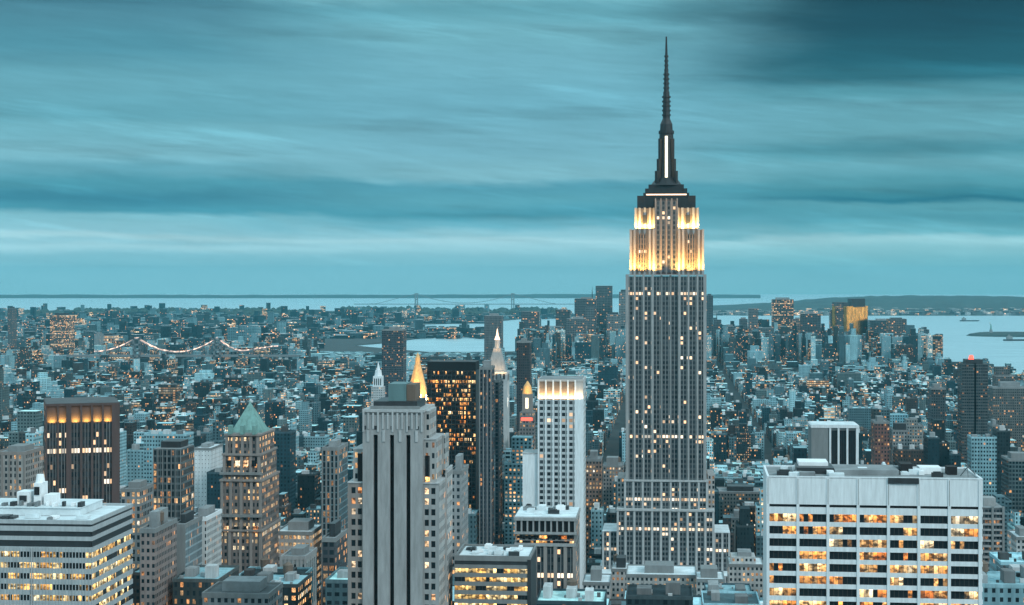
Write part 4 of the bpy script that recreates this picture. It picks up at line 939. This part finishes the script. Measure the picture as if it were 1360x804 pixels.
# ------------------------------------------------------------------ bridges, island, ships
def bridges():
    rng = random.Random(9)
    D = 4700; s = D / F
    root = bpy.data.objects.new('suspension_bridge', None); COL.objects.link(root); root.location = ((236 - 680) * s, D, 0)
    tag(root, 'suspension bridge with strings of pink cable lamps among the houses at left', 'bridge'); LAND.append((240, 462, 'the lit bridge'))
    X = lambda px: (px - 236) * s; Z = lambda py: HC - (py - EYE) * s
    for px in (182, 289):
        mb = MB()
        for dx in (-8, 8):
            for dy in (-9, 9): mb.box(X(px) + dx - 2, X(px) + dx + 2, dy - 2, dy + 2, 0, Z(449))
        for z in (Z(450), Z(458), Z(465)): mb.box(X(px) - 10, X(px) + 10, -11, 11, z - 2, z + 2)
        mb.build('tower', 'steel', root)
    mb = MB(); mb.box(X(60), X(400), -11, 11, Z(474), Z(471.5)); mb.build('deck', 'steel', root)
    def cable(p):
        if p <= 182: t = (182 - p) / 57; return 449 + 19 * (2 * t - t * t) if t < 1 else 468
        if p <= 289: t = (p - 235.5) / 53.5; return 468.5 - 19 * (1 - t * t) ** 0 * 1 * (t * t) if True else 0
        t = (p - 289) / 34; return 449 + 18 * (2 * t - t * t) if t < 1 else 467 - 6 * min(1, (p - 323) / 40)
    for dy in (-9, 9):
        pts = [(X(p), dy, Z(cable(p))) for p in range(126, 372, 3)]
        mb = MB(); mb.tube(pts, 1.0); mb.build('cable', 'steel', root)
        mb = MB(); mb.tube([(q[0], q[1], q[2] + 2.4) for q in pts], 1.15, 5)
        mb.build('cable_lights', 'lamp_string', root)
        mb = MB()
        for p in range(130, 330, 5): mb.box(X(p) - .4, X(p) + .4, dy - .4, dy + .4, Z(472), Z(cable(p)))
        mb.build('hangers', 'steel', root)
    # far bridge over the narrows
    D = 14300; s = D / F
    root = bpy.data.objects.new('narrows_bridge', None); COL.objects.link(root); root.location = ((617 - 680) * s, D, 0)
    tag(root, 'far suspension bridge with two tall pale towers on the horizon', 'bridge')
    X = lambda px: (px - 617) * s
    for px in (553, 681):
        mb = MB()
        for dx in (-9, 9): mb.box(X(px) + dx - 5, X(px) + dx + 5, -8, 8, 0, 134)
        for z in (40, 80, 128): mb.box(X(px) - 13, X(px) + 13, -7, 7, z, z + 8)
        mb.build('tower', 'steel', root)
    mb = MB(); mb.box(X(470), X(770), -15, 15, 42, 48); mb.build('deck', 'steel', root)
    for dy in (-14, 14):
        mb = MB(); mb.tube([(X(p), dy, 55 + 78 * ((p - 617) / 64) ** 2 if 553 <= p <= 681 else max(48, 133 - abs(abs(p - 617) - 64) * 1.6)) for p in range(490, 745, 8)], 2.0, 5); mb.build('cable', 'steel', root)
    # island with the statue
    D = 7800; s = D / F
    mb = MB(); n = 40; c = ((1345 - 680) * s, D)
    ring = lambda r, z: [(c[0] + 200 * r * math.cos(2 * math.pi * i / n) * (1 + .12 * math.sin(3 * i)), c[1] + 160 * r * math.sin(2 * math.pi * i / n), z) for i in range(n)]
    A, Bq, C = ring(1.0, -2.2), ring(.93, 6), ring(.7, 14)
    for i in range(n):
        j = (i + 1) % n; mb.quad([A[i], A[j], Bq[j], Bq[i]], [(0, 0)] * 4); mb.quad([Bq[i], Bq[j], C[j], C[i]], [(0, 0)] * 4)
    mb.quad(C, [(0, 0)] * n)
    tag(mb.build('harbour_island', bpy.data.materials['hill_woods']), 'low dark wooded island in the bay at right', None, kind='structure')
    root = bpy.data.objects.new('statue', None); COL.objects.link(root); root.location = ((1312 - 680) * s, D - 50, 5)
    tag(root, 'tiny dark statue raising a torch on a pedestal on the island', 'statue')
    mb = MB(); mb.box(-16, 16, -16, 16, 0, 8); mb.frustum(0, 0, 8, 24, 9, 6.5, 4, ang=math.pi / 4); mb.build('pedestal', 'grey_stone', root)
    mb = MB(); mb.frustum(0, 0, 24, 40, 5, 3.2, 10); mb.frustum(0, 0, 40, 45, 3.2, 1.6, 10); mb.frustum(0, 0, 45, 49, 1.7, 1.5, 8); mb.tube([(-2.5, 0, 43), (-4.5, 0, 52)], .9); mb.tube([(2.4, -.5, 42), (3.2, -1.5, 36)], .9); mb.build('figure', 'copper', root)
    mb = MB(); mb.frustum(-4.5, 0, 52, 55, .8, 1.4, 8); mb.build('torch', 'gold', root)
    for k, (px, py, lab) in enumerate([(1288, 427, 'small dark freighter on the bay left of the island'), (1352, 453, 'tiny ferry low on the bay below the island')]):
        p = gp(px, py, -2)
        r = bpy.data.objects.new('ship', None); COL.objects.link(r); r.location = p; tag(r, lab, 'ship')
        mb = MB(); L = 60
        mb.quad([(-L, -8, 0), (L * .8, -8, 0), (L, -8, 7), (-L, -8, 7)], [(0, 0)] * 4); mb.quad([(L * .8, -8, 0), (L * .8, 8, 0), (L, 8, 7), (L, -8, 7)], [(0, 0)] * 4)
        mb.quad([(L * .8, 8, 0), (-L, 8, 0), (-L, 8, 7), (L, 8, 7)], [(0, 0)] * 4); mb.quad([(-L, 8, 0), (-L, -8, 0), (-L, -8, 7), (-L, 8, 7)], [(0, 0)] * 4); mb.quad([(-L, -8, 7), (L, -8, 7), (L, 8, 7), (-L, 8, 7)], [(0, 0)] * 4)
        mb.build('hull', 'dark_metal', r)
        mb = MB(); mb.box(-L * .8, -L * .4, -6, 6, 7.01, 20); mb.box(-L * .7, -L * .55, -2, 2, 20.01, 26); mb.build('deckhouse', 'grey_stone', r)
bridges()

# ------------------------------------------------------------------ the city carpet
WALLS = [((.46, .50, .52), 'pale grey'), ((.15, .17, .18), 'grey'), ((.035, .042, .045), 'dark grey'), ((.10, .08, .075), 'brown'), ((.10, .055, .048), 'reddish'), ((.66, .69, .70), 'whitish'), ((.03, .058, .07), 'teal'), ((.22, .20, .19), 'beige')]
WW = [3.8, 3.8, 4.8, 2.2, 1.6, 2.6, 3.4, 1.8]
ROOFS = [((.76, .82, .84), 'white roof'), ((.40, .45, .47), 'pale roof'), ((.13, .15, .16), 'grey roof'), ((.035, .042, .047), 'dark roof')]
RW = [3.4, 3.0, 3.2, 4.4]

def carpet():
    rng = random.Random(20)
    items = []       # dicts
    cg, sg = math.cos(GRID), math.sin(GRID)
    def world(gx, gy): return (gx * cg + gy * sg, -gx * sg + gy * cg)      # grid -> world (avenues along gy)
    def visible(wx, wy, h, pad=70):
        if wy < 700: return False
        px = 680 + wx / wy * F; return -pad < px < 1360 + pad and EYE + (HC - h) / wy * F < 840
    coastx = [-2500, 250, 560, 640, 740, 830, 940, 1010, 1120, 1245, 1300, 1370, 1500]
    coasty = [467, 467, 471, 471, 469, 465, 464, 468, 475, 485, 493, 508, 545]
    def on_island(wx, wy):
        px = 680 + wx / wy * F; py = EYE + HC / wy * F
        return py > np.interp(px, coastx, coasty)
    # Manhattan blocks
    gy = 1380.0
    while gy < 6500:
        bd = 62
        gx = -2600 + 28
        while gx < 2600:
            bw = 200
            cx, cy = world(gx + bw / 2, gy)
            px = 680 + cx / max(cy, 1) * F
            if cy > 700 and -420 < px < 1780:
                for row in (0, 1):
                    x = 0.0
                    while x < bw - 6:
                        D = cy
                        big = rng.random() < (.20 if D < 2600 else .10)
                        w = rng.uniform(18, 42) if big else rng.uniform(6.5, 19)
                        if D > 3600: w *= 1.35
                        w = min(w, bw - x)
                        dep = rng.uniform(22, 30)
                        ox, oy = gx + x, gy + row * 31 + (0 if row == 0 else 31 - dep)
                        x += w + rng.choice([0.05, .05, .05, 2.0])
                        wx, wy = world(ox + w / 2, oy)
                        if not on_island(wx, wy): continue
                        if wy < 2000: h = rng.lognormvariate(3.75, .45)
                        elif wy < 2700: h = rng.lognormvariate(3.45, .45)
                        else: h = rng.lognormvariate(2.95, .36)
                        pxx = 680 + wx / wy * F
                        if big and rng.random() < .20: h *= 1.7
                        if wy > 4300 and pxx < 420 and rng.random() < .10: h = rng.uniform(42, 66)
                        if 4900 < wy and 690 < pxx < 1250 and rng.random() < .62: h = rng.uniform(35, 120)
                        h = min(h, 120 if wy < 2500 else 95)
                        if wy < 2600: h = min(h, HC - (575 - EYE) * wy / F) if rng.random() < .9 else h
                        if 110 < pxx < 400 and wy < 4720: h = min(h, max(9, HC - (477 - EYE) * wy / F))
                        if 415 < pxx < 690 and wy > 4200: h = min(h, max(7, HC - (474 - EYE) * wy / F))
                        if wy < 2300 and (938 < pxx < 1025 or 776 < pxx < 832): h = min(h, max(14, HC - (rng.uniform(640, 700) - EYE) * wy / F))
                        if not visible(wx, wy, h): continue
                        if any((wx - fx) ** 2 + (wy - fy) ** 2 < (fr + w * .5) ** 2 for fx, fy, fr in FOOT if abs(fy - wy) < 120 and abs(fx - wx) < 120): continue
                        if w < 3: continue
                        items.append(dict(ox=ox, oy=oy, w=w, d=dep, h=h, wx=wx, wy=wy, z=0))
            gx += bw + 28
        gy += bd + 17
    # taller blocks nearer than the low carpet, filling the street walls between the big towers
    gy = 760.0
    while gy < 1380:
        gx = -700.0
        while gx < 800:
            w = rng.uniform(20, 42); d = rng.uniform(28, 42)
            wx, wy = world(gx + w / 2, gy)
            pq = 680 + wx / wy * F; yt = rng.uniform(792, 820) if 755 < pq < 1030 else rng.uniform(748, 815)
            h = HC - (yt - EYE) * wy / F
            ok = visible(wx, wy, h, 40) and h > 20
            if ok and not any((wx - fx) ** 2 + (wy - fy) ** 2 < (fr + w * .6) ** 2 for fx, fy, fr in FOOT if abs(fy - wy) < 150):
                items.append(dict(ox=gx, oy=gy, w=w, d=d, h=h, wx=wx, wy=wy, z=0, near=True))
            gx += w + rng.uniform(2, 16)
        gy += 62
    for it in items:
        it['wall'] = rng.choices(WALLS, WW)[0]; it['roof'] = rng.choices(ROOFS, RW)[0]; it['seed'] = rng.uniform(0, 4000)
        it['lit'] = rng.choice([.01, .03, .06, .10, .16]) if rng.random() < .92 else .5
        it['grid'] = (rng.uniform(2.4, 3.6), rng.uniform(3.1, 3.9)); it['win'] = (rng.uniform(.35, .6), rng.uniform(.42, .6), rng.uniform(1.2, 2.6) * (1 + it['wy'] / 5000))
        if rng.random() < .06: it['grid'] = (rng.uniform(4.5, 7), 4.4); it['win'] = (.86, .6, rng.uniform(1.0, 1.7)); it['lit'] = rng.uniform(.5, .9)
        it['tank'] = rng.random() < .35; it['hut'] = rng.random() < .75; it['step'] = rng.random() < .22 and it['h'] > 28 and not it.get('near')
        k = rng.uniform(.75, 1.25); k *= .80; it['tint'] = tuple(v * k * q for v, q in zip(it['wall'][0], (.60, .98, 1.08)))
        k = rng.uniform(.8, 1.2); it['rt'] = tuple(min(.85, v * k * q) for v, q in zip(it['roof'][0], (.66, 1.0, 1.07)))
        it['id'] = rng.random()
    # visible area of each one, front to back
    order = [('h', r) for r in RECTS] + [('c', it) for it in items]
    order.sort(key=lambda q: q[1][0] if q[0] == 'h' else q[1]['wy'])
    mask = np.zeros((804, 1360), bool)
    for k, q in order:
        if k == 'h': D, x0, x1, y0 = q; y1 = 804
        else:
            D = q['wy']; hw = q['w'] / 2 / D * F; pc = 680 + q['wx'] / D * F
            x0, x1 = pc - hw, pc + hw; y0 = EYE + (HC - q['h']) / (D + q['d']) * F; y1 = EYE + HC / D * F
        a, b, t, u = int(max(0, x0)), int(min(1360, math.ceil(x1))), int(max(0, y0)), int(min(804, math.ceil(y1)))
        n = 0
        if b > a and u > t:
            reg = mask[t:u, a:b]; n = reg.size - int(reg.sum()); 
            if k == 'c' and n:
                yy, xx = np.nonzero(~reg); q['pc'] = (a + xx.mean(), t + yy.mean())
            reg[:] = True
        if k == 'c': q['vis'] = n
    vis = sorted([i for i in items if i['vis'] > 0], key=lambda i: -i['vis'])
    solo = vis[:300]; rest = [i for i in items if not any(i is s for s in solo)] if False else None
    ids = set(id(i) for i in solo)
    rest = [i for i in items if id(i) not in ids]
    def shell(mb, it, ox=None):
        # box in grid coordinates rotated by -GRID around the world origin
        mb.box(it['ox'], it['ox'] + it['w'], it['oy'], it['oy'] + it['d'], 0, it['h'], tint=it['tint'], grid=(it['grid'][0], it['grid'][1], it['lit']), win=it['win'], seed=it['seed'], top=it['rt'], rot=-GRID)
    mb = MB()
    for it in rest:
        shell(mb, it); r = random.Random(it['seed'])
        x, y, w, d, h = it['ox'], it['oy'], it['w'], it['d'], it['h']
        if it['step']: mb.box(x + w * .2, x + w * .8, y + d * .2, y + d * .85, h, h * 1.25, tint=it['tint'], grid=(it['grid'][0], it['grid'][1], it['lit']), win=it['win'], seed=it['seed'] + 1, top=it['rt'], rot=-GRID)
        if it['hut'] and it['wy'] < 4200:
            a = x + w * r.uniform(.05, .5); q = y + d * r.uniform(.1, .6); hh = r.uniform(2.5, 5)
            z = h + .02 if not it['step'] else h * 1.25
            g = r.choice([.05, .1, .2, .5, .72, .78]); mb.box(a, a + min(w * .4, r.uniform(3, 8)), q, q + r.uniform(3, 8), h + .01, h + hh, tint=(g, g * 1.04, g * 1.06), rot=-GRID)
    o = mb.build('city_blocks', 'facade'); tag(o, 'dense mass of small far city blocks with scattered lit windows', None, kind='stuff')
    # single buildings
    used = set(); SZ = lambda h: 'low' if h < 24 else ('mid-rise' if h < 55 else 'tall')
    for it in solo:
        x, y, w, d, h = it['ox'], it['oy'], it['w'], it['d'], it['h']; r = random.Random(it['seed'])
        cx, cy = world(x + w / 2, y)
        root = bpy.data.objects.new('city_building', None); COL.objects.link(root); root.location = (cx, cy, 0); root.rotation_euler = (0, 0, -GRID)
        wl = MB(); wl.box(-w / 2, w / 2, 0, d, 0, h, tint=it['tint'], grid=(it['grid'][0], it['grid'][1], it['lit']), win=it['win'], seed=it['seed'], faces='flrb')
        wl.build('wall', 'facade', root)
        z = h
        rf = MB(); t = .4
        rf.box(-w / 2 + t, w / 2 - t, t, d - t, h - .5, h - .1, tint=it['rt'], seed=1); rf.build('roof', 'facade', root)
        pa = MB()
        for q in ((-w / 2 - .12, w / 2 + .12, -.12, t - .01), (-w / 2 - .12, w / 2 + .12, d - t + .01, d + .12), (-w / 2 - .12, -w / 2 + t - .01, t, d - t), (w / 2 - t + .01, w / 2 + .12, t, d - t)): pa.box(*q, h - .7, h + .9, tint=tuple(min(.7, v * 1.25 + .03) for v in it['tint']))
        pa.build('parapet', 'facade', root)
        feat = ''
        if it['step']:
            u = MB(); u.box(-w * .3, w * .3, d * .2, d * .85, h - .08, h * 1.22, tint=it['tint'], grid=(it['grid'][0], it['grid'][1], it['lit']), win=it['win'], seed=it['seed'] + 1, top=it['rt']); u.build('upper_tier', 'facade', root); feat = 'set-back top'
        else:
            n = 1 + (w > 18) + (w > 30)
            for k in range(n):
                a = -w / 2 + w * (k + r.uniform(.1, .35)) / n; bw = min(w * .45 / n, r.uniform(3, 9)); q = d * r.uniform(.15, .45); g = r.choice([.07, .16, .3, .5, .62])
                u = MB(); u.box(a, a + bw, q, q + d * r.uniform(.15, .4), h - .08, h + r.uniform(2.2, 5.5), tint=(g * .94, g, g * 1.03)); u.build('roof_hut', 'facade', root)
        if it['wy'] < 2100:
            for k in range(2 + int(w / 7)):
                a = r.uniform(-w * .46, w * .40); q = r.uniform(d * .05, d * .85); bw = r.uniform(.8, 2.6); g = r.choice([.05, .1, .25, .5, .7])
                u = MB(); u.box(a, a + bw, q, q + r.uniform(.8, 2.6), h - .08, h + r.uniform(.7, 2.0), tint=(g * .94, g, g * 1.03)); u.build('vent_box', 'facade', root)
        if it['tank'] and not it['step'] and w > 9:
            water_tank(None, r.uniform(-w * .3, w * .3), d * .75, h - .08, r=min(2.4, w * .14), parent=root); feat = 'water tank'
        if not feat: feat = {True: 'brightly lit windows', False: ''}[it['lit'] > .5]
        px, py = it['pc']
        cand = sorted(LAND, key=lambda L: (L[0] - px) ** 2 + (L[1] - py) ** 2)[:5]
        def rel(L):
            dx, dy = px - L[0], py - L[1]
            dist = 'just ' if math.hypot(dx, dy) < 75 else ('' if math.hypot(dx, dy) < 160 else 'well ')
            if abs(dx) > abs(dy) * 1.8: s_ = 'right of' if dx > 0 else 'left of'
            elif abs(dy) > abs(dx) * 1.8: s_ = 'below' if dy > 0 else 'above'
            else: s_ = ('below right of' if dx > 0 else 'below left of') if dy > 0 else ('above right of' if dx > 0 else 'above left of')
            return dist + s_
        tone, rw = it['wall'][1], it['roof'][1]
        opts = []
        wd = 'broad ' if w > 26 else ('narrow ' if w < 11 else '')
        for L in cand:
            for f in ([' and ' + feat, ''] if feat else ['']):
                opts.append(f"{wd}{SZ(h)} {tone} block with {rw}{f} {rel(L)} {L[2]}")
        lab = next((o_ for o_ in opts if o_ not in used and len(o_.split()) <= 16), None)
        if lab is None:
            for nth, o_ in [(n_, o_) for n_ in ('another', 'second', 'third', 'fourth', 'fifth') for o_ in opts[::-1]]:
                lab = f"{nth} {o_}"
                if lab not in used and len(lab.split()) <= 16: break
        used.add(lab); tag(root, lab, 'building', 'city buildings between the landmark towers')
    # the far borough across the river
    mb = MB(); r = random.Random(77)
    for k in range(9000):
        py = EYE + 43.8 + 58 * (r.random() ** 1.15); px = r.uniform(-60, 760)
        if py < 415: continue
        D = HC * F / (py - EYE)
        # keep to the land: above the island coast, outside the river inlets
        if 420 < px and py > 450: continue
        if px > 540 and (430 < py < 439.5): continue
        if px > 640 and py > 424: continue
        if py > 478: continue
        w = r.uniform(18, 60); d = r.uniform(16, 40); h = r.lognormvariate(2.6, .45)
        if r.random() < .035: h = r.uniform(35, 75); w = r.uniform(22, 40)
        wx = (px - 680) / F * D
        tint = r.choices(WALLS, WW)[0][0]; rt = r.choices(ROOFS, RW)[0][0]
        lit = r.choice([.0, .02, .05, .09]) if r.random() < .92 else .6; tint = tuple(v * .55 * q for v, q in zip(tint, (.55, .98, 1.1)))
        a = r.uniform(-.6, .6)
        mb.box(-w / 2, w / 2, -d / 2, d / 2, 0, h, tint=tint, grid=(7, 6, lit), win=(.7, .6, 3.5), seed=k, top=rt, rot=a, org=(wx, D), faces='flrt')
    o = mb.build('far_borough_blocks', 'facade'); tag(o, 'low far houses and blocks across the river under haze', None, kind='stuff')
    # houses along the far shore
    mb = MB(); r = random.Random(31)
    for k in range(420):
        px = r.uniform(950, 1420); D = r.uniform(12020, 12900); zb = max(0, (D - 12000) / 3500 * 90 * min(1, max(0, (px - 960) / 200)))
        w = r.uniform(14, 70); g = r.choice([.1, .2, .5, .7]); wx = (px - 680) / F * D
        mb.box(-w / 2, w / 2, -12, 12, zb - 4, zb + r.uniform(8, 22), tint=(g * .9, g, g * 1.02), grid=(10, 8, r.choice([0, 0, .05, .9])), win=(.8, .7, 3), seed=k, rot=r.uniform(-.3, .3), org=(wx, D), faces='flrt')
    o = mb.build('far_shore_houses', 'facade'); tag(o, 'pale specks of houses along the wooded far shore at right', None, kind='stuff')
    # wooded park belts
    mb = MB(); r = random.Random(5)
    def clump(wx, wy, rad):
        n = 9; hh = rad * r.uniform(.7, 1.1)
        p0 = [(wx + rad * r.uniform(.8, 1.1) * math.cos(6.283 * i / n), wy + rad * r.uniform(.8, 1.1) * math.sin(6.283 * i / n), r.uniform(1, 3)) for i in range(n)]
        p1 = [(wx + rad * r.uniform(.5, .8) * math.cos(6.283 * i / n), wy + rad * r.uniform(.5, .8) * math.sin(6.283 * i / n), hh * r.uniform(.8, 1.2)) for i in range(n)]
        for i in range(n):
            j = (i + 1) % n; mb.quad([p0[i], p0[j], p1[j], p1[i]], [(0, 0)] * 4); mb.quad([p1[i], p1[j], (wx, wy, hh * 1.35)], [(0, 0)] * 3)
    for (x0, x1, y0, y1, n) in [(100, 380, 415, 418.5, 500), (-20, 160, 416, 421, 260), (560, 740, 414, 421, 380), (455, 560, 412.8, 416, 220), (420, 470, 505, 520, 150), (300, 420, 417, 421, 160)]:
        for k in range(n):
            p = gp(r.uniform(x0, x1), r.uniform(y0, y1)); clump(p[0], p[1], (18 + r.uniform(0, 14)) * (1 if y0 < 450 else .4))
    o = mb.build('park_trees', solid('park_leaves', (.035, .055, .045), .95, var=.6, scale=(.05, .05, .05))); tag(o, 'dark belts of far park trees between the houses', None, kind='stuff')
carpet()
